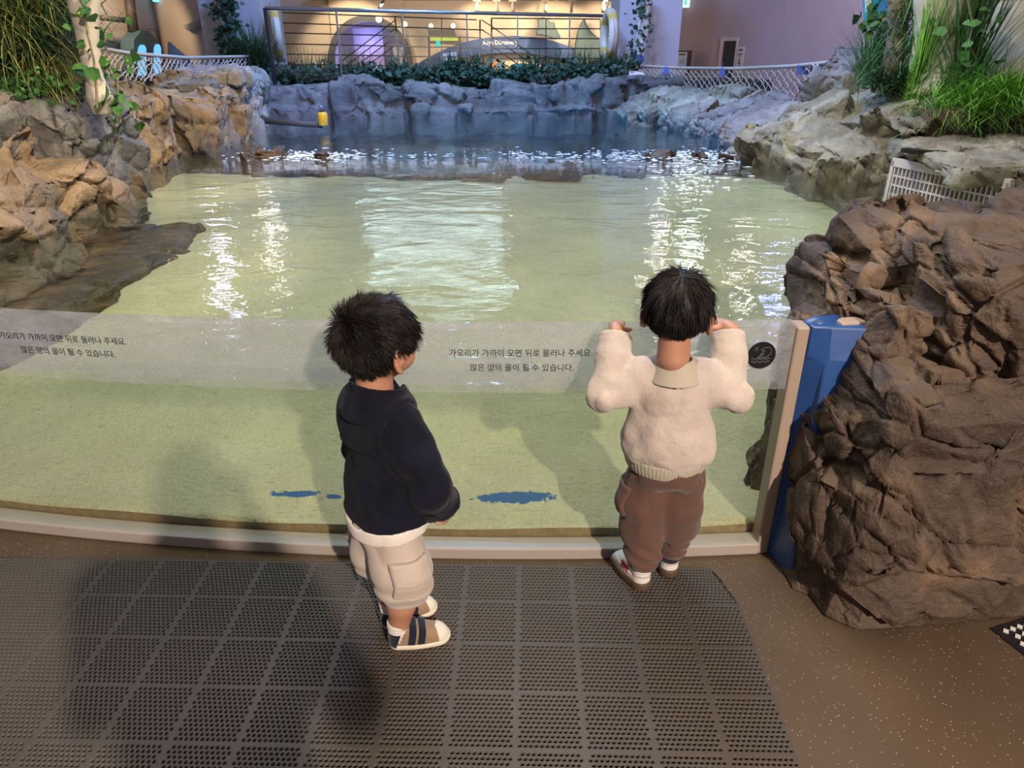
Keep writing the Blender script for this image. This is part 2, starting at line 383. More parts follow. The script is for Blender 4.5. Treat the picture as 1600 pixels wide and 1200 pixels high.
# ---------------------------------------------------------------- mesh builder
class MB:
    def __init__(self): self.v = []; self.f = []; self.mi = []
    def add(self, vs, fs, mi=0):
        b = len(self.v); self.v += [tuple(p) for p in vs]
        self.f += [tuple(b + i for i in f) for f in fs]; self.mi += [mi] * len(fs)
    def box(self, c, s, rz=0, R=None, mi=0):
        R = R or Matrix.Rotation(rz, 3, 'Z'); c = Vector(c)
        vs = [c + R @ Vector((x * s[0] / 2, y * s[1] / 2, z * s[2] / 2)) for x in (-1, 1) for y in (-1, 1) for z in (-1, 1)]
        self.add(vs, [(0, 1, 3, 2), (4, 6, 7, 5), (0, 4, 5, 1), (2, 3, 7, 6), (0, 2, 6, 4), (1, 5, 7, 3)], mi)
    def tube(self, pts, r, n=8, cap=True, mi=0):
        pts = [Vector(p) for p in pts]; rs = r if isinstance(r, (list, tuple)) else [r] * len(pts)
        up = Vector((0, 0, 1)); vs = []; prev = None
        for i, p in enumerate(pts):
            t = (pts[min(i + 1, len(pts) - 1)] - pts[max(i - 1, 0)]).normalized()
            if prev is None:
                a = t.cross(up)
                if a.length < 1e-3: a = t.cross(Vector((1, 0, 0)))
            else:
                a = prev - t * prev.dot(t)
                if a.length < 1e-6: a = t.cross(up)
            a.normalize(); prev = a; b = t.cross(a)
            for k in range(n):
                q = 2 * PI * k / n; vs.append(p + (a * math.cos(q) + b * math.sin(q)) * rs[i])
        fs = [(i * n + k, i * n + (k + 1) % n, (i + 1) * n + (k + 1) % n, (i + 1) * n + k) for i in range(len(pts) - 1) for k in range(n)]
        if cap: fs += [tuple(range(n))[::-1], tuple((len(pts) - 1) * n + k for k in range(n))]
        self.add(vs, fs, mi)
    def lathe(self, prof, c=(0, 0, 0), n=24, R=None, mi=0):
        c = Vector(c); vs = []
        for (r, z) in prof:
            for k in range(n):
                q = 2 * PI * k / n; p = Vector((r * math.cos(q), r * math.sin(q), z)); vs.append(c + (R @ p if R else p))
        m = len(prof)
        fs = [(i * n + k, i * n + (k + 1) % n, (i + 1) * n + (k + 1) % n, (i + 1) * n + k) for i in range(m - 1) for k in range(n)]
        fs += [tuple(range(n))[::-1], tuple((m - 1) * n + k for k in range(n))]
        self.add(vs, fs, mi)
    def prism(self, poly, d, mi=0):           # poly: 3D points, d: extrusion vector
        n = len(poly); d = Vector(d); poly = [Vector(p) for p in poly]
        vs = poly + [p + d for p in poly]
        self.add(vs, [tuple(range(n))[::-1], tuple(range(n, 2 * n))] + [(i, (i + 1) % n, n + (i + 1) % n, n + i) for i in range(n)], mi)
    def build(self, name, m=None, parent=None, smooth=False, bevel=0):
        me = bpy.data.meshes.new(name); me.from_pydata(self.v, [], self.f)
        o = link(name, me, m, parent, smooth)
        if len(set(self.mi)) > 1: me.polygons.foreach_set('material_index', self.mi)
        if bevel:
            b = o.modifiers.new('bevel', 'BEVEL'); b.width = bevel; b.segments = 2; b.limit_method = 'ANGLE'
        me.validate()
        bm = bmesh.new(); bm.from_mesh(me); bmesh.ops.recalc_face_normals(bm, faces=bm.faces); bm.to_mesh(me); bm.free()
        return o

def np_mesh(name, v, f, m=None, parent=None, smooth=True):
    me = bpy.data.meshes.new(name)
    me.vertices.add(len(v)); me.vertices.foreach_set('co', np.asarray(v, np.float32).ravel())
    f = np.asarray(f, np.int32); k = f.shape[1]
    me.loops.add(f.size); me.loops.foreach_set('vertex_index', f.ravel())
    me.polygons.add(len(f)); me.polygons.foreach_set('loop_start', np.arange(0, f.size, k, dtype=np.int32))
    me.polygons.foreach_set('loop_total', np.full(len(f), k, np.int32))
    me.update(calc_edges=True); me.validate()
    return link(name, me, m, parent, smooth)

# ---------------------------------------------------------------- numpy noise and distance-field meshing
_perm = RNG.permutation(4096)
_rv = RNG.uniform(-1, 1, 4096).astype(np.float32)
def vnoise(p, scale, seed=0):
    q = p * scale + seed * 17.31; i = np.floor(q).astype(np.int64); f = (q - i).astype(np.float32); u = f * f * (3 - 2 * f)
    def h(a, b, c): return _rv[(_perm[(_perm[(_perm[a & 4095] + b) & 4095] + c) & 4095])]
    x, y, z = i[:, 0], i[:, 1], i[:, 2]; r = 0
    for dx in (0, 1):
        wx = u[:, 0] if dx else 1 - u[:, 0]
        for dy in (0, 1):
            wy = u[:, 1] if dy else 1 - u[:, 1]
            for dz in (0, 1):
                wz = u[:, 2] if dz else 1 - u[:, 2]
                r = r + h(x + dx, y + dy, z + dz) * wx * wy * wz
    return r
def fbm(p, scale, oct=3, seed=0):
    a, r = 1.0, 0
    for k in range(oct): r = r + a * vnoise(p, scale * 2 ** k, seed + k); a *= .5
    return r
def smin(a, b, k):
    if k <= 0: return np.minimum(a, b)
    h = np.clip(.5 + .5 * (b - a) / k, 0, 1); return b + (a - b) * h - k * h * (1 - h)
def d_cone(p, a, b, ra, rb):
    a = np.asarray(a, np.float32); ba = np.asarray(b, np.float32) - a; pa = p - a
    t = np.clip(pa @ ba / max(float(ba @ ba), 1e-9), 0, 1)
    return np.linalg.norm(pa - t[:, None] * ba, axis=1) - (ra + (rb - ra) * t)
def d_ell(p, c, r, R=None):
    q = p - np.asarray(c, np.float32)
    if R is not None: q = q @ np.asarray(R, np.float32)
    r = np.asarray(r, np.float32); k0 = np.linalg.norm(q / r, axis=1); k1 = np.linalg.norm(q / (r * r), axis=1)
    return k0 * (k0 - 1) / np.maximum(k1, 1e-6)
def d_box(p, c, hf, R=None, r=0.0):
    q = p - np.asarray(c, np.float32)
    if R is not None: q = q @ np.asarray(R, np.float32)
    q = np.abs(q) - (np.asarray(hf, np.float32) - r)
    return np.linalg.norm(np.maximum(q, 0), axis=1) + np.minimum(q.max(1), 0) - r
def rot(rx, ry, rz): return np.array(Euler((rx, ry, rz)).to_matrix(), np.float32)

class Field:                                   # smooth union of primitives; each is culled to its box
    def __init__(self, margin=.07): self.p = []; self.m = margin
    def cone(self, a, b, ra, rb=None, k=.012):
        rb = ra if rb is None else rb; a = np.array(a, np.float32); b = np.array(b, np.float32); R = max(ra, rb)
        self.p.append((np.minimum(a, b) - R, np.maximum(a, b) + R, lambda q: d_cone(q, a, b, ra, rb), k)); return self
    def chain(self, pts, rs, k=.012):
        for i in range(len(pts) - 1): self.cone(pts[i], pts[i + 1], rs[i], rs[i + 1], k)
        return self
    def ell(self, c, r, R=None, k=.012):
        c = np.array(c, np.float32); q = max(r)
        self.p.append((c - q, c + q, lambda x: d_ell(x, c, r, R), k)); return self
    def box(self, c, hf, R=None, r=.01, k=.012):
        c = np.array(c, np.float32); q = float(np.linalg.norm(hf))
        self.p.append((c - q, c + q, lambda x: d_box(x, c, hf, R, r), k)); return self
    def xf(self, Mx):                          # transformed copy of the primitives (rigid 4x4)
        R = np.array(Mx.to_3x3(), np.float32); t = np.array(Mx.translation, np.float32)
        o = Field(self.m)
        for lo, hi, fn, k in self.p:
            cs = np.array([[x, y, z] for x in (lo[0], hi[0]) for y in (lo[1], hi[1]) for z in (lo[2], hi[2])], np.float32) @ R.T + t
            o.p.append((cs.min(0), cs.max(0), (lambda q, fn=fn: fn((q - t) @ R)), k))
        return o
    def merge(self, o): self.p += o.p; return self
    def bounds(self): return np.min([a[0] for a in self.p], 0), np.max([a[1] for a in self.p], 0)
    def __call__(self, q):
        D = np.full(len(q), 9.0, np.float32)
        for lo, hi, fn, k in self.p:
            m = np.all((q > lo - self.m) & (q < hi + self.m), axis=1); ix = np.nonzero(m)[0]
            if len(ix): D[ix] = smin(D[ix], fn(q[ix]), k)
        return D

def surface(f, lo, hi, h, block=8):
    lo = np.asarray(lo, np.float32); hi = np.asarray(hi, np.float32)
    nb = np.maximum(np.ceil((hi - lo) / (h * block)).astype(int), 1); n = nb * block
    bc = np.stack(np.meshgrid(*[np.arange(k) for k in nb], indexing='ij'), -1).reshape(-1, 3)
    cd = f((lo + (bc + .5) * block * h).astype(np.float32))
    near = np.abs(cd) < block * h * .87 * 1.9 + .004
    D = np.repeat(np.repeat(np.repeat(np.sign(cd).reshape(nb), block, 0), block, 1), block, 2).astype(np.float32) * 9
    off = np.stack(np.meshgrid(*[np.arange(block)] * 3, indexing='ij'), -1).reshape(-1, 3)
    nbk = bc[near]
    for s in range(0, len(nbk), 400):
        ix = (nbk[s:s + 400, None, :] * block + off[None]).reshape(-1, 3)
        D[ix[:, 0], ix[:, 1], ix[:, 2]] = f((lo + ix * h).astype(np.float32))
    s = D < 0
    cnt = np.zeros(np.array(D.shape) - 1, np.int8); a, b = slice(0, -1), slice(1, None)
    for X in (a, b):
        for Y in (a, b):
            for Z in (a, b): cnt += s[X, Y, Z]
    cell = np.argwhere((cnt > 0) & (cnt < 8)); K = len(cell)
    cor = np.array([[x, y, z] for x in (0, 1) for y in (0, 1) for z in (0, 1)])
    val = np.stack([D[cell[:, 0] + c[0], cell[:, 1] + c[1], cell[:, 2] + c[2]] for c in cor], 1); val = np.clip(val, -2 * h, 2 * h)
    acc = np.zeros((K, 3), np.float32); nn = np.zeros(K, np.float32)
    for i in range(8):
        for j in range(i + 1, 8):
            if np.abs(cor[i] - cor[j]).sum() != 1: continue
            m = (val[:, i] < 0) != (val[:, j] < 0)
            t = val[m, i] / (val[m, i] - val[m, j]); acc[m] += cor[i] + t[:, None] * (cor[j] - cor[i]); nn[m] += 1
    V = lo + (cell + acc / np.maximum(nn, 1)[:, None]) * h
    idx = np.full(cnt.shape, -1, np.int32); idx[cell[:, 0], cell[:, 1], cell[:, 2]] = np.arange(K)
    F = []
    for ax in range(3):
        sl0 = [slice(None)] * 3; sl1 = [slice(None)] * 3; sl0[ax] = a; sl1[ax] = b
        e = np.argwhere(s[tuple(sl0)] != s[tuple(sl1)])
        u, v_ = (ax + 1) % 3, (ax + 2) % 3
        ok = (e[:, u] > 0) & (e[:, v_] > 0) & (e[:, u] < cnt.shape[u]) & (e[:, v_] < cnt.shape[v_]); e = e[ok]
        def g(du, dv):
            q = e.copy(); q[:, u] -= du; q[:, v_] -= dv; return idx[q[:, 0], q[:, 1], q[:, 2]]
        quad = np.stack([g(1, 1), g(0, 1), g(0, 0), g(1, 0)], 1)
        inside = s[e[:, 0], e[:, 1], e[:, 2]]
        quad[~inside] = quad[~inside][:, ::-1]; F.append(quad)
    F = np.concatenate(F); F = F[(F >= 0).all(1)]
    return V, F
def vnormals(V, F):
    fn = np.cross(V[F[:, 2]] - V[F[:, 0]], V[F[:, 3]] - V[F[:, 1]]); N = np.zeros_like(V)
    for k in range(4): np.add.at(N, F[:, k], fn)
    return N / np.maximum(np.linalg.norm(N, axis=1, keepdims=True), 1e-9)
def relax(V, F, it=2, lam=.5):
    for _ in range(it):
        A = np.zeros_like(V); n = np.zeros(len(V), np.float32)
        for a, b in ((0, 1), (1, 2), (2, 3), (3, 0)):
            for x, y in ((a, b), (b, a)):
                np.add.at(A, F[:, x], V[F[:, y]]); np.add.at(n, F[:, x], 1)
        V = V + lam * (A / np.maximum(n, 1)[:, None] - V)
    return V
def field_obj(name, f, lo, hi, h, m, parent=None, it=1):
    V, F = surface(f, lo, hi, h)
    if it: V = relax(V, F, it)
    return np_mesh(name, V, F, m, parent)

# ---------------------------------------------------------------- rocks
def cells(p, size, ori, seed, jit=1.0):
    r = np.random.default_rng(seed); R = rot(*ori); q = p @ R; sz = np.asarray(size, np.float32)
    q = q / sz; lo = np.floor(q.min(0)).astype(int) - 1; hi = np.ceil(q.max(0)).astype(int) + 1
    dims = hi - lo + 1; jf = r.uniform(-.5, .5, (*dims, 3)).astype(np.float32) * jit; rnd = r.uniform(-1, 1, (*dims, 4)).astype(np.float32)
    b = np.floor(q).astype(int); d1 = np.full(len(q), 9e9, np.float32); d2 = d1.copy(); best = np.zeros((len(q), 3), int); cen = np.zeros((len(q), 3), np.float32)
    for dx in (-1, 0, 1):
        for dy in (-1, 0, 1):
            for dz in (-1, 0, 1):
                c = b + (dx, dy, dz); ci = np.clip(c - lo, 0, dims - 1)
                cc = c + .5 + jf[ci[:, 0], ci[:, 1], ci[:, 2]]; d = np.linalg.norm(q - cc, axis=1)
                m = d < d1; d2 = np.where(m, d1, np.minimum(d2, d)); d1 = np.where(m, d, d1)
                best[m] = ci[m]; cen[m] = cc[m]
    rr = rnd[best[:, 0], best[:, 1], best[:, 2]]
    return rr[:, 0], ((q - cen) * rr[:, 1:]).sum(1), d2 - d1
def edit_mods(V, Q, mods):                     # run simple modifiers on a bare mesh, return triangles
    o = np_mesh('tmp', V, Q); 
    for typ, kw in mods:
        m = o.modifiers.new('m', typ)
        for k, v in kw.items(): setattr(m, k, v)
    bpy.context.view_layer.update()
    me = bpy.data.meshes.new_from_object(o.evaluated_get(bpy.context.evaluated_depsgraph_get()))
    old = o.data; bpy.data.objects.remove(o); bpy.data.meshes.remove(old)
    v = np.zeros(len(me.vertices) * 3, np.float32); me.vertices.foreach_get('co', v)
    k = len(me.polygons[0].vertices); f = np.zeros(len(me.polygons) * k, np.int32); me.polygons.foreach_get('vertices', f)
    bpy.data.meshes.remove(me); return v.reshape(-1, 3), f.reshape(-1, k)
def tnormals(V, F):
    fn = np.cross(V[F[:, 1]] - V[F[:, 0]], V[F[:, 2]] - V[F[:, 0]]); N = np.zeros_like(V)
    for k in range(F.shape[1]): np.add.at(N, F[:, k], fn)
    return N / np.maximum(np.linalg.norm(N, axis=1, keepdims=True), 1e-9)
def rock(name, label, cat, chunks, h, seed, m, group=None, c1=(.30, .30, .22), a1=.05, c2=(.11, .11, .07), a2=.012, ori=(.2, .3, .4),
         crack=.022, cw=.022, k=.02, zmin=None, facet=.085, fine=None, fb=.006, skew=.5, lump=.25):
    """angular rock: merged chunks, split into tilted blocks, planed into flat facets, then cracked and roughened"""
    F = Field(.35)
    for ch in chunks:
        hf = ch[3:6]; F.box(ch[:3], hf, rot(*(ch[6:9] if len(ch) >= 9 else (0, 0, 0))), min(hf) * .30, k)
    lo, hi = F.bounds(); lo = lo - .05; hi = hi + .05
    if zmin is not None: lo[2] = max(lo[2], zmin - 3 * h)
    f = F if zmin is None else (lambda q: np.maximum(F(q), zmin - q[:, 2]))
    V, Q = surface(f, lo, hi, h)
    N = vnormals(V, Q); P = V + .05 * np.stack([fbm(V, 3.0, 2, seed + 3), fbm(V, 3.0, 2, seed + 5), fbm(V, 3.0, 2, seed + 9)], 1)
    o1, t1, e1 = cells(P, c1, ori, seed)
    d = a1 * (o1 + skew * 2 * t1) + lump * a1 * fbm(V, 1.8, 3, seed + 20)
    if zmin is not None: d *= np.clip((V[:, 2] - zmin) / .05, 0, 1)
    V = V + N * d[:, None]
    area = np.linalg.norm(np.cross(V[Q[:, 2]] - V[Q[:, 0]], V[Q[:, 3]] - V[Q[:, 1]]), axis=1).sum() / 2
    ratio = min(1.0, (area / (.43 * facet * facet)) / (2 * len(Q)))
    fine = fine or h; lev = int(np.clip(round(math.log2(facet / fine)), 1, 4))
    V, T = edit_mods(V, Q, [('DECIMATE', {'ratio': ratio}), ('SUBSURF', {'subdivision_type': 'SIMPLE', 'levels': lev})])
    V = relax(V, T, 1, .12) if T.shape[1] == 4 else V
    N = tnormals(V, T)
    P = V + .03 * np.stack([fbm(V, 5.0, 2, seed + 3), fbm(V, 5.0, 2, seed + 5), fbm(V, 5.0, 2, seed + 9)], 1)
    _, _, e1 = cells(P, tuple(x * 1.1 for x in c1), ori, seed + 7); o2, t2, e2 = cells(P, c2, (ori[0] + .5, ori[1], ori[2] + .7), seed + 1)
    msk = np.clip(fbm(V, 2.5, 2, seed + 31) * 1.6 + .6, 0, 1)
    d = a2 * (o2 * .6 + t2 * 1.2) * np.clip(fbm(V, 2.0, 2, seed + 40) * 2 + .5, 0, 1) + fb * fbm(V, 9, 4, seed) + fb * .5 * fbm(V, 38, 2, seed + 2)
    cs = float(np.mean(c1)); d -= crack * msk * np.exp(-(e1 * cs / cw) ** 2) + crack * .35 * np.exp(-(e2 * float(np.mean(c2)) / (cw * .7)) ** 2)
    if zmin is not None: d *= np.clip((V[:, 2] - zmin) / .05, 0, 1)
    V = V + N * d[:, None]
    if zmin is not None: V[:, 2] = np.maximum(V[:, 2], zmin)
    o = np_mesh(name, V, T, M[m]); tag(o, label, cat, group); return o
# ================================================================ SETTING
def acr_y(x): return 1.727 + .0515 * (x - .05) ** 2
AX0, AX1, ATH = -3.0, .765, .05
# visitor floor up to the window, with a tongue under the boulder
mb = MB()
xs = [AX0 + (AX1 - AX0) * i / 40 for i in range(41)]
pts = [(-6, -3, 0), (6, -3, 0), (6, 3.2, 0), (AX1 + .03, 3.2, 0)] + [(x, acr_y(x) + .02, 0) for x in reversed(xs)] + [(-6, acr_y(AX0), 0)]
mb.prism(pts, (0, 0, -.1))
tag(mb.build('floor', M['floor']), kind='structure')
mb = MB(); mb.box((0, 17.0, -.05), (30, 10.6, .1))
tag(mb.build('floor', M['wall_beige']), kind='structure')
# deep pool shell
mb = MB(); mb.box((-.6, 9.6, -1.25), (9.0, 6.6, .1)); mb.box((-.6, 6.45, -.62), (9.0, .1, 1.2)); mb.box((-.6, 12.35, -.3), (9.0, .1, 1.9))
tag(mb.build('pool_floor', M['deep_blue']), kind='structure')

# sand bed: thick slab with an exposed edge against the window
nx, ny = 150, 120
X = np.linspace(-4.2, 3.4, nx); T = np.linspace(0, 1, ny) ** 1.3
gx, gt = np.meshgrid(X, T, indexing='ij')
y0 = 1.727 + .0515 * (np.clip(gx, AX0, 3.4) - .05) ** 2 + ATH + .006; y1 = 6.42 + .12 * np.sin(gx * 1.7) + .07 * np.sin(gx * 4.1 + 1)
gy = y0 + (y1 - y0) * gt
pp = np.stack([gx.ravel(), gy.ravel(), np.zeros(gx.size)], 1).astype(np.float32)
gz = (.070 + .012 * fbm(pp, 2.2, 3, 4) + .004 * fbm(pp, 12, 3, 6)).reshape(gx.shape)
gz[:, 0] = .066 + .004 * np.sin(X * 9)
gz = gz + .37 * np.clip((gy - 2.3) / 4.0, 0, 1) ** .9
V = np.stack([gx, gy, gz], -1).reshape(-1, 3)
I = np.arange(nx * ny).reshape(nx, ny)
Fq = np.stack([I[:-1, :-1], I[1:, :-1], I[1:, 1:], I[:-1, 1:]], -1).reshape(-1, 4)
sand = np_mesh('sand_bed', V, Fq, M['sand'])
tag(sand, 'pale yellow-green sand covering the shallow pool floor behind the clear panel', 'sand', kind='stuff')
b0 = np.stack([X, y0[:, 0], gz[:, 0]], 1); b1 = b0.copy(); b1[:, 2] = -.02
J = np.arange(nx)
e = np_mesh('cut_edge', np.concatenate([b0, b1]), np.stack([J[:-1], J[1:], nx + J[1:], nx + J[:-1]], 1), M['sand_edge'], sand)
e['label'] = 'brown damp edge of the sand'
# water body: flat top, follows the inner face of the window
mb = MB()
wl = [(x, acr_y(x) + ATH + .003) for x in xs] 
foot = wl + [(3.3, 1.9), (3.4, 6), (3.0, 12.2), (-4.6, 12.2), (-4.4, 5), (-4.2, 2.4)]
mb.prism([(x, y, WATER_Z) for x, y in foot], (0, 0, -WATER_Z - 1.1))
wt = mb.build('pool_water', M['water'])
tag(wt, 'clear rippled pool water, sandy green in front and deep blue at the back', 'water', kind='stuff')

# ---------------------------------------------------------------- window
pane = empty('viewing_window', (0, acr_y(0), 0))
tag(pane, 'long curved clear acrylic viewing panel holding back the touch pool', 'window')
def pane_slab(z0, z1, off, th, inset=0.0):
    n = 64; vs = []; a0, a1 = AX0, AX1 - inset
    for i in range(n + 1):
        x = a0 + (a1 - a0) * i / n; y = acr_y(x) + off
        vs += [(x, y, z0), (x, y, z1), (x, y + th, z1), (x, y + th, z0)]
    fs = []
    for i in range(n):
        q, r = 4 * i, 4 * i + 4
        fs += [(q, r, r + 1, q + 1), (q + 1, r + 1, r + 2, q + 2), (q + 2, r + 2, r + 3, q + 3), (q + 3, r + 3, r, q)]
    fs += [(0, 1, 2, 3), (4 * n + 3, 4 * n + 2, 4 * n + 1, 4 * n)]
    m = MB(); m.add(vs, fs); return m
def child(o, parent):
    o.parent = parent; o.matrix_parent_inverse = Matrix.Translation(-parent.location); return o
child(pane_slab(.040, .753, 0, ATH).build('pane', M['acrylic'], None, True), pane)
for p in bpy.data.meshes['pane'].polygons: p.use_smooth = False
child(pane_slab(0, .040, -.012, ATH + .014).build('sill', M['sill'], None, False, .004), pane)
mb = MB(); mb.box((AX1 + .013, acr_y(AX1) + .022, .375), (.036, .062, .75)); child(mb.build('side_post', M['post'], None, False, .006), pane)
# black lettering on the window, wrapped on its curve
def letters(s, size, xc, z, parent, m, yoff=-.0012, spacing=1.0, width=None):
    cu = bpy.data.curves.new('warning_text', 'FONT'); cu.body = s; cu.size = size; cu.align_x = 'CENTER'; cu.space_character = spacing
    cu.extrude = .0004; cu.resolution_u = 3
    o = bpy.data.objects.new('tmp', cu); C.objects.link(o)
    bpy.context.view_layer.update()
    me = bpy.data.meshes.new_from_object(o.evaluated_get(bpy.context.evaluated_depsgraph_get()))
    bpy.data.objects.remove(o); me.materials.clear()
    co = np.zeros(len(me.vertices) * 3, np.float32); me.vertices.foreach_get('co', co); co = co.reshape(-1, 3)
    if width:
        co[:, 0] = (co[:, 0] - (co[:, 0].max() + co[:, 0].min()) / 2) * width / (co[:, 0].max() - co[:, 0].min())
    x = xc + co[:, 0]; y = 1.727 + .0515 * (x - .05) ** 2 + yoff - co[:, 2]
    me.vertices.foreach_set('co', np.stack([x, y, z + co[:, 1]], 1).astype(np.float32).ravel()); me.update()
    t = link('warning_text', me, m); return child(t, parent)
def pane_x(px, py):                            # where a sight line meets the front of the window
    Y = 1.73
    for _ in range(6): q = at(px, py, Y); Y = acr_y(q.x)
    return q
for (a1, a2, b1, b2, sh) in [((702, 551), (925, 551), (735, 574), (896, 574), 0), ((-2, 519), (198, 538), (33, 544), (180, 555), 0)]:
    p, q = pane_x(*a1), pane_x(*a2)
    letters('가오리가 가까이 오면 뒤로 물러나 주세요.', .0235, (p.x + q.x) / 2, (p.z + q.z) / 2 - .0085, pane, M['black'], width=q.x - p.x)
    p, q = pane_x(*b1), pane_x(*b2)
    letters('많은 양의 물이 튈 수 있습니다.', .0235, (p.x + q.x) / 2, (p.z + q.z) / 2 - .0085, pane, M['black'], width=q.x - p.x)
# round black do-not-reach sticker
sc = pane_x(1189.5, 555); R_ = .0395
mb = MB(); vs = [(sc.x + R_ * math.cos(2 * PI * k / 48), 0, sc.z + R_ * math.sin(2 * PI * k / 48)) for k in range(48)]
mb.prism([(x, acr_y(x) - .0002, z) for x, _, z in vs], (0, -.0012, 0))
st = child(mb.build('round_sticker', M['black']), pane); st['label'] = 'round black sticker with a hand-and-waves pictogram'
def flat_line(mb, pts, wd):
    P = [Vector((sc.x + x * R_, 0, sc.z + z * R_)) for x, z in pts]
    for p in P: p.y = acr_y(p.x) - .0019
    mb.tube(P, wd, 5)
mb = MB()
flat_line(mb, [(-.55, .62), (-.28, .36)], .0007); flat_line(mb, [(-.30, .64), (-.53, .34)], .0007)
hand = [(-.28, -.22), (-.10, .02), (.16, .10), (-.02, -.02), (-.16, -.20), (.12, -.14), (.30, -.16), (.52, .0), (.66, .22), (.62, .46), (.40, .60), (.12, .55), (-.08, .40), (.02, .32), (.20, .36), (.12, .22), (-.10, .10)]
flat_line(mb, hand, .0007)
for dz in (-.26, -.48):
    flat_line(mb, [(-.68 + .062 * k, dz + .07 * math.sin(k * 1.05)) for k in range(22)], .0008)
mark = mb.build('sticker_lines', M['sticker_line']); mark.parent = st

# blue side wall between the window and the boulder
mb = MB(); yb = acr_y(AX1); zt = .752
lo_ = [(AX1 + .034, yb + .05), (AX1 + .031, yb - .006), (.824, 1.634), (1.02, 1.60), (1.16, 1.66), (1.16, yb + .05)]
hi_ = [(AX1 + .034, yb + .05), (AX1 + .034, yb - .002), (.850, yb - .012), (1.02, yb - .03), (1.16, yb - .03), (1.16, yb + .05)]
vs = [(x, y, 0) for x, y in lo_] + [(x, y, .66) for x, y in [(a * .2 + c * .8, b * .2 + d * .8) for (a, b), (c, d) in zip(lo_, hi_)]] + [(x, y, zt) for x, y in hi_]
fs = [tuple(range(6))[::-1], tuple(range(12, 18))]
for q in (0, 6): fs += [(q + i, q + (i + 1) % 6, q + 6 + (i + 1) % 6, q + 6 + i) for i in range(6)]
mb.add(vs, fs)
o = mb.build('blue_pool_wall', M['blue_paint'], None, False, .006); tag(o, 'blue painted end wall of the pool beside the brown boulder', 'wall')
mb = MB(); q = atz(1288, 498, .775)
mb.tube([(q.x - .05, q.y + .05, q.z - .055), (q.x, q.y + .045, q.z - .035), (q.x + .06, q.y + .06, q.z - .04)], [.018, .026, .03], 14)
o = mb.build('pool_rim_cap', M['blue_paint'], None, True); tag(o, 'rounded blue painted rim end under the overhang of the boulder', 'rim')
mb = MB(); mb.box((q.x + .09, q.y + .04, q.z - .028), (.08, .05, .025), .15)
o = mb.build('mortar_ledge', M['post'], None, False, .01); tag(o, 'beige mortar ledge tucked under the boulder beside the blue rim', 'ledge')

# ---------------------------------------------------------------- rocks
def ck(px, py, Y, hf, e=(0, 0, 0)): p = at(px, py, Y); return (p.x, p.y, p.z, *hf, *e)
rock('boulder', 'big brown boulder beside the right end of the window', 'rock', [
    (1.34, 1.80, .28, .50, .34, .40, 0, .06, .10), (1.44, 1.95, .64, .44, .36, .32, .1, .10, .2), (1.40, 2.00, .80, .30, .30, .17, .1, -.05, .1),
    (1.055, 2.07, .735, .12, .20, .105, 0, .25, .1), (1.17, 2.04, .80, .17, .2, .11, 0, -.3, .1), (1.78, 1.92, .42, .42, .34, .42, 0, 0, 0), (1.66, 2.06, .80, .30, .28, .14, 0, .22, 0),
    (.985, 1.74, .24, .165, .19, .34, 0, .05, 0), (1.24, 1.66, .14, .30, .18, .2, 0, 0, .1), (1.06, 1.75, .5, .17, .16, .2, 0, .1, .2), (1.08, 1.78, .67, .17, .13, .13, 0, .3, .2)],
    .0105, 11, 'rock_brown', c1=(.35, .29, .20), a1=.025, c2=(.15, .16, .075), a2=.017, ori=(.35, .45, .2), crack=.024, cw=.009, zmin=0.0, fb=.005, k=.012, skew=.6, facet=.13)

rock('rock_slope', 'orange-lit sloping rock bank at the left edge of the water', 'rock', [
    (-3.10, 3.5, .60, .50, 1.0, .46, 0, .42, -.08), (-2.80, 3.35, .34, .34, .62, .36, 0, .08, -.08), (-2.95, 4.2, .34, .32, .50, .36, 0, .08, -.25), (-3.3, 3.2, .80, .5, .9, .40, 0, .3, 0), (-3.08, 4.75, .42, .34, .5, .36, 0, .15, -.3)],
    .018, 21, 'rock_orange', c1=(.40, .55, .24), a1=.085, c2=(.20, .28, .09), a2=.026, ori=(.15, .55, .5), crack=.06, cw=.013, zmin=.02, facet=.15, k=.008, skew=.8)
rock('rock_block', 'dark grey rock face under the tall grass on the left', 'rock', [
    (-3.05, 4.75, .80, .42, .50, .42, .1, .12, .1), (-3.25, 4.3, .98, .45, .5, .26, 0, .15, .1), (-2.98, 5.05, .62, .30, .3, .30, 0, .2, 0)],
    .018, 22, 'rock_dark', c1=(.50, .50, .40), a1=.05, c2=(.2, .2, .16), a2=.016, ori=(.2, .3, .8), crack=.06, cw=.014, zmin=.02, facet=.22, k=.008)
rock('rock_cliff', 'cracked orange rock standing behind the grey rock face', 'rock', [
    (-3.42, 5.9, .70, .44, .50, .50, 0, .05, .15), (-3.30, 6.35, .62, .32, .40, .52, 0, .05, .2), (-3.62, 5.9, .95, .42, .6, .22, 0, .10, 0), (-3.25, 5.45, .55, .32, .3, .45, 0, .05, .1)],
    .018, 23, 'rock_orange', c1=(.46, .40, .34), a1=.06, c2=(.20, .18, .12), a2=.020, ori=(.5, .4, .3), crack=.08, cw=.014, zmin=.02, facet=.20, k=.008, skew=.7)
rock('rock_ledge', 'flat-topped tan rock ledge below the left rope net', 'rock', [
    (-3.55, 7.75, .62, .62, .75, .52, 0, 0, .1), (-3.75, 7.4, 1.00, .6, .5, .13, .05, .05, .2), (-3.5, 8.5, .72, .42, .5, .46, 0, .1, .2), (-3.28, 7.9, .55, .32, .55, .42, 0, .05, -.1)],
    .024, 24, 'rock_orange', c1=(.50, .45, .36), a1=.06, c2=(.2, .2, .14), a2=.022, ori=(.2, .1, .3), crack=.08, cw=.018, zmin=-.3, facet=.22, k=.008)
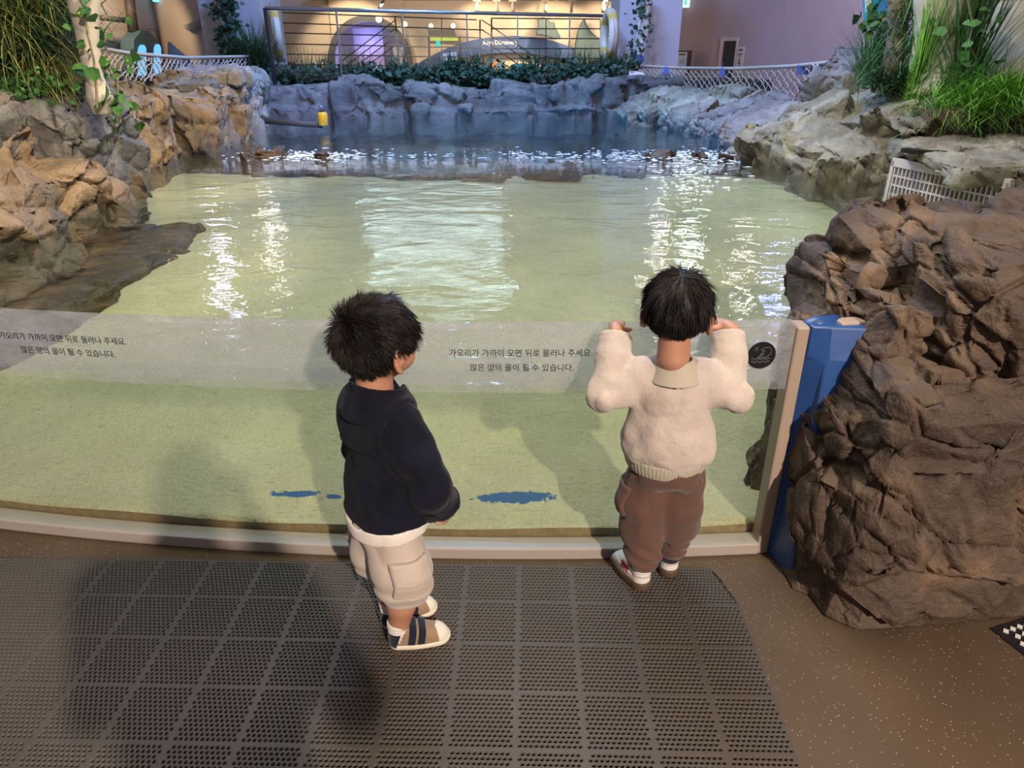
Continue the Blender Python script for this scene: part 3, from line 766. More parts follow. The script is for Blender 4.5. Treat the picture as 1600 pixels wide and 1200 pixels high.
rock('blue_lit_rock', 'rock lit blue at the far left corner of the pool', 'rock', [
    (-3.70, 9.5, .70, .50, .55, .52, 0, .1, .3), (-3.55, 9.2, .95, .34, .4, .26, .1, .1, .1), (-3.9, 10.3, .72, .45, .6, .52, 0, .12, .2)],
    .028, 25, 'rock_grey', c1=(.45, .45, .35), a1=.06, c2=(.18, .18, .14), a2=.022, crack=.04, zmin=-.5)
rock('flat_stone', 'flat pale stone lying on the ledge below the left rope net', 'rock', [(*ck(318, 127, 8.3, (.42, .30, .075), (.05, -.12, .25)),), (*ck(352, 122, 8.8, (.30, .28, .10), (.05, -.1, .25)),)],
    .022, 26, 'rock_grey', c1=(.35, .35, .2), a1=.03, a2=.012, crack=.015)
rock('pebbly_stone', 'rough brown stone on the ledge in front of the flat pale stone', 'rock', [(*ck(300, 139, 7.7, (.26, .22, .06), (0, 0, .1)),)],
    .018, 27, 'rock_dark', c1=(.2, .2, .14), a1=.03, a2=.016, crack=.02)
# back wall of the pool
for i, (xa, xb, zt, sd, lab) in enumerate([(-4.3, -2.75, 1.06, 31, 'grey rock wall section in the far left corner of the pool'), (-2.8, -1.55, 1.10, 32, 'grey back rock wall section behind the yellow float'),
                                          (-1.6, .35, 1.02, 33, 'long grey rock section at the middle of the pool back wall'), (.30, 1.45, 1.10, 34, 'smooth grey rounded rock at the right of the pool back wall'),
                                          (1.35, 2.55, 1.12, 35, 'grey rock closing the far right corner of the pool')]):
    n = 3; ch = []; rr = random.Random(sd)
    for k in range(n):
        xc = xa + (xb - xa) * (k + .5) / n
        ch.append((xc, 11.95 + rr.uniform(-.06, .06), zt * .5 - .35 + rr.uniform(-.03, .03), (xb - xa) / n * .68, .50, zt * .5 + .33, rr.uniform(-.05, .05), 0, rr.uniform(-.2, .2)))
        ch.append((xc + rr.uniform(-.1, .1), 11.75, .50, (xb - xa) / n * .55, .45, .22, 0, 0, rr.uniform(-.3, .3)))
    rock('back_rock', lab, 'rock', ch, .036, sd, 'rock_far', c1=(.55, .5, .5), a1=.07, c2=(.2, .2, .16), a2=.022, ori=(.1, .2, .3), crack=.05, zmin=-.8)
# right bank boulders, far to near
rock('bank_boulder', 'rounded cream boulder at the far right water edge', 'rock', [(2.10, 10.55, .50, .40, .48, .42, .1, -.25, .3), (2.50, 10.9, .56, .36, .45, .42, 0, -.2, .2)], .028, 41, 'rock_grey', group=None, c1=(.5, .45, .4), a1=.06, a2=.018, crack=.03, zmin=-.5, ori=(.2, .7, .3))
rock('bank_boulder', 'tall leaning grey boulder second from the far end of the right bank', 'rock', [(2.42, 9.6, .50, .38, .44, .44, .1, -.35, .35), (2.80, 9.9, .62, .32, .45, .36, 0, -.3, .2)], .028, 42, 'rock_grey', c1=(.5, .45, .4), a1=.06, a2=.018, crack=.035, zmin=-.5, ori=(.2, .7, .3))
rock('bank_boulder', 'low boulder lit lilac with a pale green top on the right bank', 'rock', [(2.62, 8.75, .46, .36, .40, .40, .1, -.35, .3), (2.95, 9.0, .62, .36, .42, .30, 0, -.3, .2), (2.4, 8.9, .42, .22, .26, .28, 0, -.2, .2)], .026, 43, 'rock_grey', c1=(.42, .4, .32), a1=.06, a2=.02, crack=.035, zmin=-.5, ori=(.3, .6, .2))
rock('bank_boulder', 'large violet-lit boulder in the middle of the right bank', 'rock', [(2.72, 7.7, .47, .42, .48, .42, .1, -.4, .3), (3.1, 7.8, .64, .42, .46, .30, 0, -.3, .2), (3.35, 8.2, .72, .4, .45, .26, 0, -.2, 0)], .026, 44, 'rock_grey', c1=(.5, .4, .34), a1=.06, a2=.022, crack=.03, zmin=-.5, ori=(.3, .6, .2))
rock('waterside_stone', 'small low stone at the water edge before the big craggy rock', 'rock', [(2.40, 7.0, .50, .24, .26, .20, 0, -.3, .3)], .018, 45, 'rock_grey', c1=(.3, .3, .2), a1=.03, a2=.014, crack=.02, zmin=.1)
rock('craggy_rock', 'big craggy cream rock on the right bank below the tall grass', 'rock', [
    (2.62, 6.15, .50, .40, .55, .46, 0, -.35, .25), (3.05, 6.0, .72, .52, .62, .42, 0, -.32, .2), (2.75, 5.55, .50, .36, .32, .42, 0, -.3, .2), (3.3, 5.7, .78, .5, .6, .34, .05, -.22, .1), (3.02, 5.35, .72, .30, .26, .34, 0, -.2, .1), (3.4, 6.6, .76, .5, .6, .34, 0, -.2, .1)],
    .021, 46, 'rock_grey', c1=(.44, .38, .28), a1=.06, c2=(.18, .17, .10), a2=.022, ori=(.4, .7, .3), crack=.06, cw=.014, zmin=0, facet=.18, k=.008, skew=.7)
rock('grille_slab', 'rock slab with two dark holes above the white grille', 'rock', [(3.16, 4.70, .815, .50, .56, .055, .05, -.05, -.1), (3.6, 4.9, .74, .5, .5, .12, 0, -.05, 0), (3.10, 5.10, .77, .34, .2, .09, 0, 0, 0)],
    .018, 47, 'rock_grey', c1=(.5, .4, .2), a1=.03, a2=.012, crack=.014)
rock('layered_rock', 'layered tan rocks behind the brown boulder at the right edge', 'rock', [(3.28, 3.92, .62, .36, .30, .22, .1, -.1, .15), (3.45, 3.7, .50, .5, .36, .26, 0, -.1, .1), (3.1, 3.45, .42, .42, .3, .2, 0, -.1, .1), (3.6, 4.1, .70, .4, .4, .14, 0, -.1, 0)],
    .02, 48, 'rock_orange', c1=(.5, .4, .16), a1=.045, c2=(.2, .2, .08), a2=.018, crack=.03, zmin=0)
rock('brown_ledge_rock', 'brown rock under the bright green grass at the right edge', 'rock', [(*ck(1545, 215, 5.3, (.55, .28, .18), (0, 0, -.1)),), (*ck(1500, 222, 5.35, (.3, .2, .10), (0, 0, .1)),)],
    .02, 49, 'rock_brown', c1=(.3, .3, .2), a1=.03, a2=.014, crack=.02)
rock('far_bank_rock', 'low grey rock behind the wispy grass beside the right rope net', 'rock', [(*ck(1355, 118, 7.6, (.36, .3, .24), (0, -.2, .3)),), (*ck(1325, 128, 7.6, (.3, .3, .13), (0, -.2, .3)),)],
    .024, 50, 'rock_grey', c1=(.4, .3, .3), a1=.05, a2=.018, crack=.03)
# dark holes of the slab
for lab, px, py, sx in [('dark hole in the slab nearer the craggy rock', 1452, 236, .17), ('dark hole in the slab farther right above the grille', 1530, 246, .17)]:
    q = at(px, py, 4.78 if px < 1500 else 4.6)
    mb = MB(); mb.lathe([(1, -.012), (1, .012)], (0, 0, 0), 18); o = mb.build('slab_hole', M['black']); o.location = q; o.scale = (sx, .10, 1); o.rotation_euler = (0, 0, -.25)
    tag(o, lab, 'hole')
# white grille
p0, p1 = Vector((2.66, 5.06, 0)), Vector((2.86, 4.10, 0))
gr = empty('water_grille', (p0.x, p0.y, 0), math.atan2(p1.y - p0.y, p1.x - p0.x)); L = (p1 - p0).length
tag(gr, 'off-white grid grille standing in the water under the rock slab', 'grille')
mb = MB(); mb.box((L / 2, 0, .742), (L, .03, .055)); mb.box((.01, 0, .52), (.03, .03, .46)); mb.box((L - .01, 0, .52), (.03, .03, .46)); mb.build('frame', M['grille'], gr)
mb = MB()
for k in range(1, 26): mb.box((L * k / 26, 0, .50), (.011, .02, .46))
for k in range(6): mb.box((L / 2, 0, .655 - .062 * k), (L, .018, .011))
mb.build('grid_bars', M['grille'], gr)
mb = MB(); mb.box((L / 2, .10, .5), (L, .02, .5)); mb.build('backing', M['dark'], gr)
# rocks under and just breaking the water
rock('sunken_ledge', 'brown sunken rock ledge below the water along the left bank', 'rock', [(-2.72, 3.20, .17, .52, .56, .15, 0, 0, -.22), (-2.66, 3.95, .17, .50, .46, .15, 0, .05, -.12), (-2.56, 4.55, .19, .46, .26, .15, .1, 0, .15)],
    .022, 61, 'rock_wet', c1=(.5, .5, .3), a1=.016, c2=(.18, .18, .12), a2=.014, crack=.02, zmin=.02)
rr = random.Random(5)
ch = []
for k in range(22):
    t = k / 21; px = 395 + (1150 - 395) * t; q = atz(px, 262 + 6 * math.sin(k * 2.1) - 10 * abs(t - .5), .50)
    ch.append((q.x, q.y + .1, .40 + rr.uniform(-.05, .02), .24, .16 + .1 * rr.random(), .10, 0, 0, rr.uniform(-.3, .3)))
rock('reef_rim', 'brown rocky rim under water between the sandy shallows and deep end', 'rock', ch, .026, 62, 'rock_wet', c1=(.4, .4, .2), a1=.04, a2=.02, crack=.03)
for lab, px, py, s, n in [('dark red rock breaking the surface before the left bank', 398, 245, .15, 1), ('dark rock in the foam just right of the reddish rock', 424, 243, .17, 2), ('tiny dark rock farthest right of the left foam', 505, 246, .06, 3),
                          ('dark rock breaking the foam at the right side of the pool', 1032, 244, .13, 4), ('low dark rock between two others in the right foam', 1090, 246, .08, 5), ('small dark rock in the foam nearest the right bank', 1130, 247, .07, 6)]:
    q = atz(px, py, WATER_Z)
    rock('rim_rock', lab, 'rock', [(q.x, q.y, .48, s, s * .7, .13, 0, .2, n), (q.x + s * .4, q.y, .50, s * .5, s * .5, .12, 0, -.3, n)], .012, 70 + n, 'rock_wet', c1=(.14, .14, .1), a1=.03, a2=.012, crack=.012)

# white flecks painted as sparkles of light where the water breaks over the rim
rr = random.Random(9); fV = []; fF = []
for k in range(900):
    px = 385 + 770 * rr.random() if k % 3 else (rr.gauss(1070, 60) if k % 2 else rr.gauss(470, 45)); py = rr.gauss(243, 4.5)
    if k % 7 == 0: px, py = rr.gauss(1075, 38), rr.uniform(250, 300)
    q = atz(px, py, WATER_Z + .003); a, b = rr.uniform(.006, .030) * (1 if k % 4 else 1.8), rr.uniform(.006, .018); n0 = len(fV); m = 7
    if q.x > 2.15 or (560 < px < 800 and rr.random() < .65): continue
    fV += [(q.x + a * math.cos(2 * PI * j / m) * rr.uniform(.7, 1.2), q.y + b * math.sin(2 * PI * j / m), q.z) for j in range(m)] + [(q.x, q.y, q.z + .006)]
    fF += [(n0 + j, n0 + (j + 1) % m, n0 + m) for j in range(m)]
mb = MB(); mb.add(fV, fF); o = mb.build('water_glints', M['glints'], None, True); tag(o, 'white flecks painted as sparkles of light where the shallow water breaks at the deep edge', 'glints', kind='stuff')

# ---------------------------------------------------------------- perforated rubber mat
def make_mat(ncol=15, nrow=7, T=.155, top=.012, nh=12):
    bd = .0042; pit = (T - 2 * bd) / nh; r = pit * .385
    sq = [(1, 0), (1, 1), (0, 1), (-1, 1), (-1, 0), (-1, -1), (0, -1), (1, -1)]
    cx = []; strips = []
    for i in range(nh):
        y = bd + (i + .5) * pit
        if i % 2 == 0: cx += [(bd + (j + .5) * pit, y) for j in range(nh)]
        else:
            cx += [(bd + (j + 1) * pit, y) for j in range(nh - 1)]
            strips += [(bd, y - pit / 2, bd + pit / 2, y + pit / 2), (T - bd - pit / 2, y - pit / 2, T - bd, y + pit / 2)]
    strips += [(0, 0, T, bd), (0, T - bd, T, T), (0, bd, bd, T - bd), (T - bd, bd, T, T - bd)]
    cen = np.array(cx); n = len(cen)
    sqv = np.array(sq) * pit / 2; oc = np.array([(math.cos(k * PI / 4), math.sin(k * PI / 4)) for k in range(8)]) * r
    ring = np.concatenate([sqv, oc, oc]); zz = np.array([top] * 16 + [.001] * 8)
    v = np.concatenate([cen[:, None, :] + ring[None], np.broadcast_to(zz, (n, 24))[..., None]], -1).reshape(-1, 3)
    k = np.arange(8); k1 = (k + 1) % 8
    q = np.concatenate([np.stack([k, k1, 8 + k1, 8 + k], 1), np.stack([8 + k, 8 + k1, 16 + k1, 16 + k], 1)])
    f = (np.arange(n)[:, None, None] * 24 + q[None]).reshape(-1, 4)
    sv = []; sf = []
    for (a, b, c, d) in strips:
        i = len(sv); sv += [(a, b, top), (c, b, top), (c, d, top), (a, d, top)]; sf.append((i, i + 1, i + 2, i + 3))
    f = np.concatenate([f, np.array(sf) + len(v)]); v = np.concatenate([v, np.array(sv)])
    VV = []; FF = []
    for a in range(ncol):
        for b in range(nrow):
            VV.append(v + (-(a + 1) * T, -(b + 1) * T, 0)); FF.append(f + len(v) * (len(VV) - 1))
    V = np.concatenate(VV); Fm = np.concatenate(FF)
    W, Hh = ncol * T, nrow * T
    s = [(-W, -Hh), (0, -Hh), (0, -.16), (0, -.05), (0, 0), (-W, 0)]
    i = len(V); V = np.concatenate([V, np.array([(x, y, z) for x, y in s for z in (0, top)])])
    Fm = np.concatenate([Fm, np.array([(i + 2 * k, i + 2 * ((k + 1) % 6), i + 2 * ((k + 1) % 6) + 1, i + 2 * k + 1) for k in range(6)])])
    # the far right corner is cut back
    g = np.clip((V[:, 1] + .16) / .16, 0, 1); lim = T * (1 - .30 * g ** 1.6)
    m = V[:, 0] > -T; V[m, 0] = -T + (V[m, 0] + T) * (lim[m] / T)
    return V, Fm
V, Fm = make_mat()
o = np_mesh('rubber_mat', V, Fm, M['mat_rubber'], None, False)
o.location = (.640, 1.662, .0005); o.rotation_euler = (0, 0, -.022)
tag(o, 'dark perforated rubber floor mat in front of the viewing window', 'mat')
# floor drain
q = atz(1556, 986, 0); dr = empty('floor_drain', (q.x, q.y, .001), .32)
tag(dr, 'dark metal drain grate with white studs set in the floor', 'drain')
mb = MB(); mb.box((.16, -.10, .001), (.34, .22, .003)); mb.build('frame', M['dark_metal'], dr)
mb = MB()
for i in range(12):
    for j in range(8):
        mb.box((.02 + i * .025 + (j % 2) * .0125, -.012 - j * .024, .0035), (.014, .012, .004), .6)
mb.build('studs', M['white'], dr)
# ================================================================ BACKGROUND BUILDING
def wall_quad(name, a, b, z0, z1, m, th=.12, back=None):
    a, b = Vector((*a, 0)), Vector((*b, 0)); d = (b - a).normalized(); n = Vector((-d.y, d.x, 0))
    if n.y < 0: n = -n
    mb = MB(); mb.prism([a + Vector((0, 0, z0)), b + Vector((0, 0, z0)), b + Vector((0, 0, z1)), a + Vector((0, 0, z1))], n * th)
    return tag(mb.build(name, m), kind='structure')
# planter platform behind the back rocks
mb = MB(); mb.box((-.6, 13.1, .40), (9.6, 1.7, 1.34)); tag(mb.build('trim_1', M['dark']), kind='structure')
mb = MB(); mb.box((-.6, 15.5, 1.0), (9.6, 3.2, .1)); tag(mb.build('floor', M['ceil']), kind='structure')

# exhibit back wall with the round-headed opening
YW = 18.0
cA = at(580, 97, YW); RA = (at(643, 97, YW).x - at(517, 97, YW).x) / 2
def arc(r, n=40): return [(cA.x + r * math.cos(PI - PI * k / n), cA.z + r * math.sin(PI - PI * k / n)) for k in range(n + 1)]
zt = 2.95; xl, xr = at(405, 50, YW).x - .6, at(1010, 50, YW).x + .6
ri = RA - .10; A = arc(ri); vs = []; fs = []
for x, z in A: vs += [(x, YW, z), (cA.x + (x - cA.x) * 1.0, YW, zt)]
for k in range(40): fs.append((2 * k, 2 * k + 2, 2 * k + 3, 2 * k + 1))
mb = MB(); mb.add(vs, fs)
mb.add([(xl, YW, 0), (cA.x - ri, YW, 0), (cA.x - ri, YW, zt), (xl, YW, zt)], [(0, 1, 2, 3)])
mb.add([(cA.x + ri, YW, 0), (xr, YW, 0), (xr, YW, zt), (cA.x + ri, YW, zt)], [(0, 1, 2, 3)])
wb = mb.build('wall_back', M['wall_beige']); tag(wb, kind='structure')
sd = wb.modifiers.new('s', 'SOLIDIFY'); sd.thickness = .1; sd.offset = -1
# blue-lit niche behind the opening
mb = MB(); x0, x1 = cA.x - ri - .3, cA.x + ri + .3
mb.box(((x0 + x1) / 2, 20.2, 1.4), (x1 - x0, .1, 3)); mb.box((x0, 19.2, 1.4), (.1, 2, 3)); mb.box((x1, 19.2, 1.4), (.1, 2, 3)); mb.box(((x0 + x1) / 2, 19.2, 2.75), (x1 - x0, 2, .1))
tag(mb.build('wall_niche', M['white']), kind='structure')
mb = MB(); p = at(575, 80, 19.2); mb.box((p.x, 19.4, 1.2), (.75, .08, 1.75))
o = mb.build('niche_panel', M['wall_mauve'], None, False, .01); tag(o, 'pale upright panel inside the blue-lit round-headed opening', 'panel')
mb = MB()
pa = [Vector((x, YW - .12, z)) for x, z in arc(RA - .04, 48)]; pa = [Vector((pa[0].x, YW - .12, .5))] + pa + [Vector((pa[-1].x, YW - .12, .5))]
for i in range(len(pa) - 1):
    a, b = pa[i], pa[i + 1]
    def out(p): 
        if p.z <= cA.z: return Vector((math.copysign(1, p.x - cA.x), 0, 0))
        return Vector((p.x - cA.x, 0, p.z - cA.z)).normalized()
    oa, ob = out(a) * .065, out(b) * .065
    mb.prism([a - oa, b - ob, b + ob, a + oa], (0, .115, 0))
o = mb.build('archway', M['arch_dark']); tag(o, 'dark round-headed frame around the blue-lit opening', 'frame')
# ceilings
mb = MB(); mb.box((-1.1, 16.1, 2.62), (6.9, 4.0, .1)); tag(mb.build('ceiling', M['ceil']), kind='structure')
# side walls of the exhibit room
wall_quad('wall_exhibit_left', (at(412, 60, 13.6).x, 14.0), (xl, YW), 0, 2.7, M['wall_beige'])
# piers left and right of the railing
def pier(name, pa, pb, Y, depth, m):
    a, b = at(pa, 60, Y).x, at(pb, 60, Y).x
    mb = MB(); mb.box(((a + b) / 2, Y + depth / 2, 1.6), (b - a, depth, 3.4)); return tag(mb.build(name, m), kind='structure')
pier('wall_pier_left', 318, 412, 13.0, 1.2, M['wall_grey'])
pier('wall_pier_right', 966, 1062, 13.3, 1.2, M['wall_grey'])
# outer left walls
p = at(248, 60, 17.2)
wall_quad('wall_left', (at(40, 60, 13.6).x, 13.6), (p.x, 17.2), -.2, 4.2, M['wall_beige'])
wall_quad('wall_left_niche', (p.x, 17.2), (at(345, 60, 15.6).x, 15.6), -.2, 4.2, M['wall_beige'])
# outer right wall, nearer to the right
wall_quad('wall_right', (at(1060, 60, 17.2).x, 17.2), (at(1375, 60, 13.4).x, 13.4), -.2, 4.4, M['wall_mauve'])
wall_quad('wall_right_end', (at(1352, 60, 13.9).x, 13.9), (at(1700, 60, 9.5).x, 9.5), -.2, 4.4, M['wall_mauve'])
def on_wall(px, py, a, b):                    # sight line meets the vertical plane through a, b
    r = ray(px, py); d = Vector((b[0] - a[0], b[1] - a[1])); n = Vector((-d.y, d.x))
    t = (n.x * a[0] + n.y * a[1]) / (n.x * r[0] + n.y * r[1]); return Vector((r[0] * t, r[1] * t, CAMH + r[2] * t))
WR = ((at(1060, 60, 17.2).x, 17.2), (at(1375, 60, 13.4).x, 13.4))
WL = ((at(40, 60, 13.6).x, 13.6), (p.x, 17.2))
wrd = Vector((WR[1][0] - WR[0][0], WR[1][1] - WR[0][1], 0)).normalized(); wrn = Vector((wrd.y, -wrd.x, 0))
wld = Vector((WL[1][0] - WL[0][0], WL[1][1] - WL[0][1], 0)).normalized(); wln = Vector((wld.y, -wld.x, 0))
def wbox(mb, W, n, x0, y0, x1, y1, th=.04, off=.0, zmin=None, mi=0):
    a, b = on_wall(x0, y0, *W), on_wall(x1, y0, *W); z1 = (a.z + b.z) / 2; z0 = (on_wall(x0, y1, *W).z + on_wall(x1, y1, *W).z) / 2
    if zmin is not None: z0 = zmin
    a.z = b.z = z0; u = n * off
    mb.prism([a + u, b + u, b + u + Vector((0, 0, z1 - z0)), a + u + Vector((0, 0, z1 - z0))], n * th, mi)
# right doorway: dark opening, frame
mb = MB(); wbox(mb, WR, wrn, 1129, 58, 1155, 130, .05, 0, 0); d1 = mb.build('door_1', M['wall_beige']); tag(d1, kind='structure')
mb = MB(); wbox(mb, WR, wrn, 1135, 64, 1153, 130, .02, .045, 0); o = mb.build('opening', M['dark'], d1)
# toilet sign beside the doorway
mb = MB(); wbox(mb, WR, wrn, 1154, 73, 1165, 115, .03, 0.0); o = mb.build('wall_sign', M['wall_beige'], None, False, .004)
tag(o, 'narrow upright beige sign panel beside the right doorway', 'sign')
for (a, b, c, d) in [(1157, 77, 1162, 79), (1156, 84, 1161, 85.5), (1156, 88, 1158, 89), (1156.5, 92, 1157.5, 99), (1155, 99, 1159, 100), (1156, 104, 1161, 105)]: mb = MB(); wbox(mb, WR, wrn, a, b, c, d, .01, .03); mb.build('sign_mark', M['wood_dark'], o)
# poster stand
ps = empty('poster_stand'); tag(ps, 'white poster board in a dark frame standing before the right wall', 'poster')
mb = MB(); wbox(mb, WR, wrn, 1079, 79, 1099, 140, .07, .35, .02); mb.build('board', M['wood_dark'], ps)
mb = MB(); wbox(mb, WR, wrn, 1081, 81.5, 1095, 138, .02, .42, .1); pf = mb.build('poster_sheet', M['poster'], ps)
mb = MB(); wbox(mb, WR, wrn, 1083, 84, 1093, 86.5, .005, .44); mb.build('heading', M['wood_dark'], ps)
mb = MB()
for (a, b, c, d) in [(1084, 94, 1088, 99), (1088, 91, 1092, 100), (1083, 102, 1087, 106), (1089, 102, 1092, 107)]: wbox(mb, WR, wrn, a, b, c, d, .005, .44)
mb.build('picture', plain('poster_blue', (.25, .42, .60), .5), ps)
# exit lamps
ex = empty('exit_sign'); tag(ex, 'small white exit sign high on the right wall by the corner', 'exit sign')
mb = MB(); wbox(mb, WR, wrn, 1074.5, -12, 1082, 12, .08, .05); mb.build('case', M['exit_white'], ex)
mb = MB(); wbox(mb, WR, wrn, 1077, 1, 1080, 8, .01, .13); mb.build('running_figure', M['exit_glow'], ex)
mb = MB(); wbox(mb, WL, wln, 219, -10, 227, 3, .06, .25); o = mb.build('blue_lamp', emit('cyan_glow', (.15, .75, 1), 2), None, False, .02); tag(o, 'small cyan lamp high on the left wall at the picture top', 'lamp')
# dark screen and blue notices seen through the right net
mb = MB(); wbox(mb, WR, wrn, 1270, 101, 1293, 124, .03, .02); o = mb.build('wall_screen', M['dark'], None, False, .005); tag(o, 'dark square panel low on the right wall seen through the net', 'panel')
# left door and dark shape
mb = MB(); wbox(mb, WL, wln, 210, 44, 246, 130, .03, 0, 0); d2 = mb.build('door_2', M['wall_mauve']); tag(d2, kind='structure')
mb = MB(); wbox(mb, WL, wln, 213, 47, 238, 130, .03, .02, .05); mb.build('door_leaf', M['wall_beige'], d2)
mb = MB(); wbox(mb, WL, wln, 219, 47, 220, 130, .03, .03, .05); mb.build('door_seam', M['wood_dark'], d2)
sh = empty('gabled_booth'); tag(sh, 'dark gabled booth with glowing blue round-topped windows on the left', 'booth')
mb = MB(); P_ = [on_wall(x, y, *WL) for x, y in [(165, 130), (168, 62), (180, 48), (192, 48), (212, 72), (213, 130)]]
mb.prism([q + wln * .3 for q in P_], wln * .3); mb.build('front', M['teal_dark'], sh)
for (xa, xb, yt) in [(174, 186, 70), (200, 210, 69)]:
    mb = MB(); n = 10
    pl = [(xa, 118)] + [((xa + xb) / 2 - (xb - xa) / 2 * math.cos(PI * k / n), yt + 9 - 9 * math.sin(PI * k / n)) for k in range(n + 1)] + [(xb, 118)]
    mb.prism([on_wall(x, y, *WL) + wln * .58 for x, y in pl], wln * .05); mb.build('arched_window', M['blue_window'], sh)
mb = MB(); a, b = on_wall(172, -20, *WL), on_wall(181, 50, *WL); mb.tube([a + wln * .4, b + wln * .4], .10, 10)
o = mb.build('dark_mast', M['wood_dark'], None, True); tag(o, 'dark brown post rising from the gabled booth', 'post')
mb = MB(); a, b = on_wall(130, 28, *WL), on_wall(178, 33, *WL); mb.tube([a + wln * .4, b + wln * .4], .05, 8)
o = mb.build('cross_beam', M['wood_dark'], None, True); tag(o, 'dark brown horizontal beam crossing the post on the left', 'beam')
# tusk-like horn on the left niche wall
mb = MB(); WN = ((p.x, 17.2), (at(345, 60, 15.6).x, 15.6))
cur = [(286, 40), (291, 43), (298, 43.5), (305, 40), (310, 33), (313, 24), (314, 15), (313.5, 10)]
rad = [.012, .05, .075, .085, .085, .075, .055, .02]
pts = [on_wall(x, y, *WN) + Vector((.1, -.22, 0)) for x, y in cur]
mb.tube(pts, rad, 10); o = mb.build('curved_horn', M['trunk'], None, True); tag(o, 'curved grey horn-shaped model hanging on the warm-lit left wall', 'sculpture')
mb = MB(); q = [on_wall(x, y, *WN) for x, y in [(268, 66), (296, 92), (296, 110), (268, 110)]]; mb.prism([v + Vector((.05, -.3, 0)) for v in q], (.1, -.1, 0))
o = mb.build('slanted_panel', M['sign_blue']); tag(o, 'dark blue slanted panel under the curved horn', 'panel')

# ---------------------------------------------------------------- railing with glass
ZR = 2.06
RL, RR_ = atz(414, 12.5, ZR), atz(969, 25.5, ZR)
rail = empty('glass_railing', (RL.x, RL.y, 1.07)); tag(rail, 'steel and glass railing along the planter at the far end', 'railing')
def rx(t, z): q = RL.lerp(RR_, t); return Vector((q.x, q.y, z))
mb = MB(); mb.tube([rx(0, ZR), rx(1, ZR)], .028, 8); child(mb.build('top_rail', M['steel'], None, True), rail)
tpx = [0, .172, .343, .522, .672, .835, 1.0]
for i, t in enumerate(tpx):
    mb = MB(); m = M['dark_metal'] if i in (0, 6) else M['steel']; r = .045 if i in (0, 6) else .024
    q = rx(t, 1.5); mb.box((q.x, q.y, (1.02 + ZR) / 2), (r, r * 1.4, ZR - 1.02)); child(mb.build('post', m), rail)
for i in range(6):
    a, b = rx(tpx[i] + .004, 1.08), rx(tpx[i + 1] - .004, 1.08)
    mb = MB(); mb.prism([a, b, b + Vector((0, 0, ZR - 1.12)), a + Vector((0, 0, ZR - 1.12))], (0, .012, 0)); child(mb.build('glass_panel', M['glass']), rail)
# cable stair rail further back
YC = 15.2
cb = empty('cable_rail'); tag(cb, 'black cable stair rail with slanting wires behind the glass railing', 'railing')
def wire(pl, r=.011, nm='cable', Y=YC):
    mb = MB(); mb.tube([at(x, y, Y) for x, y in pl], r, 5); mb.build(nm, M['dark_metal'], cb)
for (xa, ya, xb, yb) in [(424, 19, 745, 31), (424, 35, 756, 47), (424, 51, 752, 59), (424, 68, 752, 75), (424, 84, 752, 90), (424, 100, 752, 105),
                         (768, 28.5, 938, 30), (768, 45, 938, 45), (768, 60, 938, 60.5), (768, 76, 938, 76), (768, 91, 938, 91.5)]: wire([(xa, ya), (xb, yb)])
for (x, y) in [(750, 31), (768, 28), (617, 25), (627, 26), (525, 22), (434, 19), (690, 28), (853, 29), (938, 30)]: wire([(x, y), (x + (8 if x < 640 else 0), 112)], .016 if x in (750, 768, 617) else .009, 'stanchion')
for k in range(4): wire([(752, 31 + 15 * k), (768, 41 + 15 * k), (845, 96 + 15 * k)], .010)
for k in range(4): wire([(535, 95 + 12 * k), (617, 32 + 13 * k)], .010)
# arch sign board, lettering
def flat(poly, Y, th, m, name, parent=None):
    mb = MB(); mb.prism([at(x, y, Y) for x, y in poly], (0, th, 0)); return mb.build(name, m, parent)
YS = YW - .25
oa = [(642, 106), (665, 92), (690, 79), (715, 69), (745, 61), (775, 57), (805, 56), (835, 58), (865, 64), (895, 74), (902, 77)]
ob = [(902, 98), (880, 92), (850, 86), (820, 82.5), (790, 82), (760, 84.5), (730, 88.5), (700, 96), (675, 103), (655, 112)]
sg = flat(oa + ob, YS, .12, M['sign_blue'], 'arch_sign'); tag(sg, 'blue-grey arched sign band lettered in white above the exhibit', 'sign')
def text(s, px0, px1, pyb, Y, m, parent, name='lettering', bold=.004):
    cu = bpy.data.curves.new(name, 'FONT'); cu.body = s; cu.size = .3; cu.align_x = 'CENTER'; cu.extrude = .006; cu.offset = bold; cu.resolution_u = 3
    o = bpy.data.objects.new('tmp', cu); C.objects.link(o); bpy.context.view_layer.update()
    me = bpy.data.meshes.new_from_object(o.evaluated_get(bpy.context.evaluated_depsgraph_get())); bpy.data.objects.remove(o); me.materials.clear()
    co = np.zeros(len(me.vertices) * 3, np.float32); me.vertices.foreach_get('co', co); co = co.reshape(-1, 3)
    a, b = at(px0, pyb, Y), at(px1, pyb, Y); k = (b.x - a.x) / (co[:, 0].max() - co[:, 0].min()); co[:, 0] -= (co[:, 0].max() + co[:, 0].min()) / 2
    me.vertices.foreach_set('co', np.stack([(a.x + b.x) / 2 + co[:, 0] * k, Y - co[:, 2], a.z + co[:, 1] * k], 1).astype(np.float32).ravel()); me.update()
    return link(name, me, m, parent)
text('Rays Discovery', 755, 809, 69.5, YS - .01, M['white_paint'], sg)
fin = [(902, 106), (898, 88), (899, 70), (903, 50), (908, 36), (914, 27), (917, 38), (923, 48), (934, 58), (944, 62), (944, 94), (925, 99), (908, 106)]
o = flat(fin, YS - .2, .25, M['fin'], 'ray_fin_model'); tag(o, 'large grey curved ray fin model at the right of the arch sign', 'model'); b = o.modifiers.new('b', 'BEVEL'); b.width = .06; b.segments = 3
ry = [(837, 55), (841, 40), (840, 30), (848, 26), (856, 30), (862, 36), (866, 34), (868, 42), (875, 55), (876, 60), (868, 62), (848, 55)]
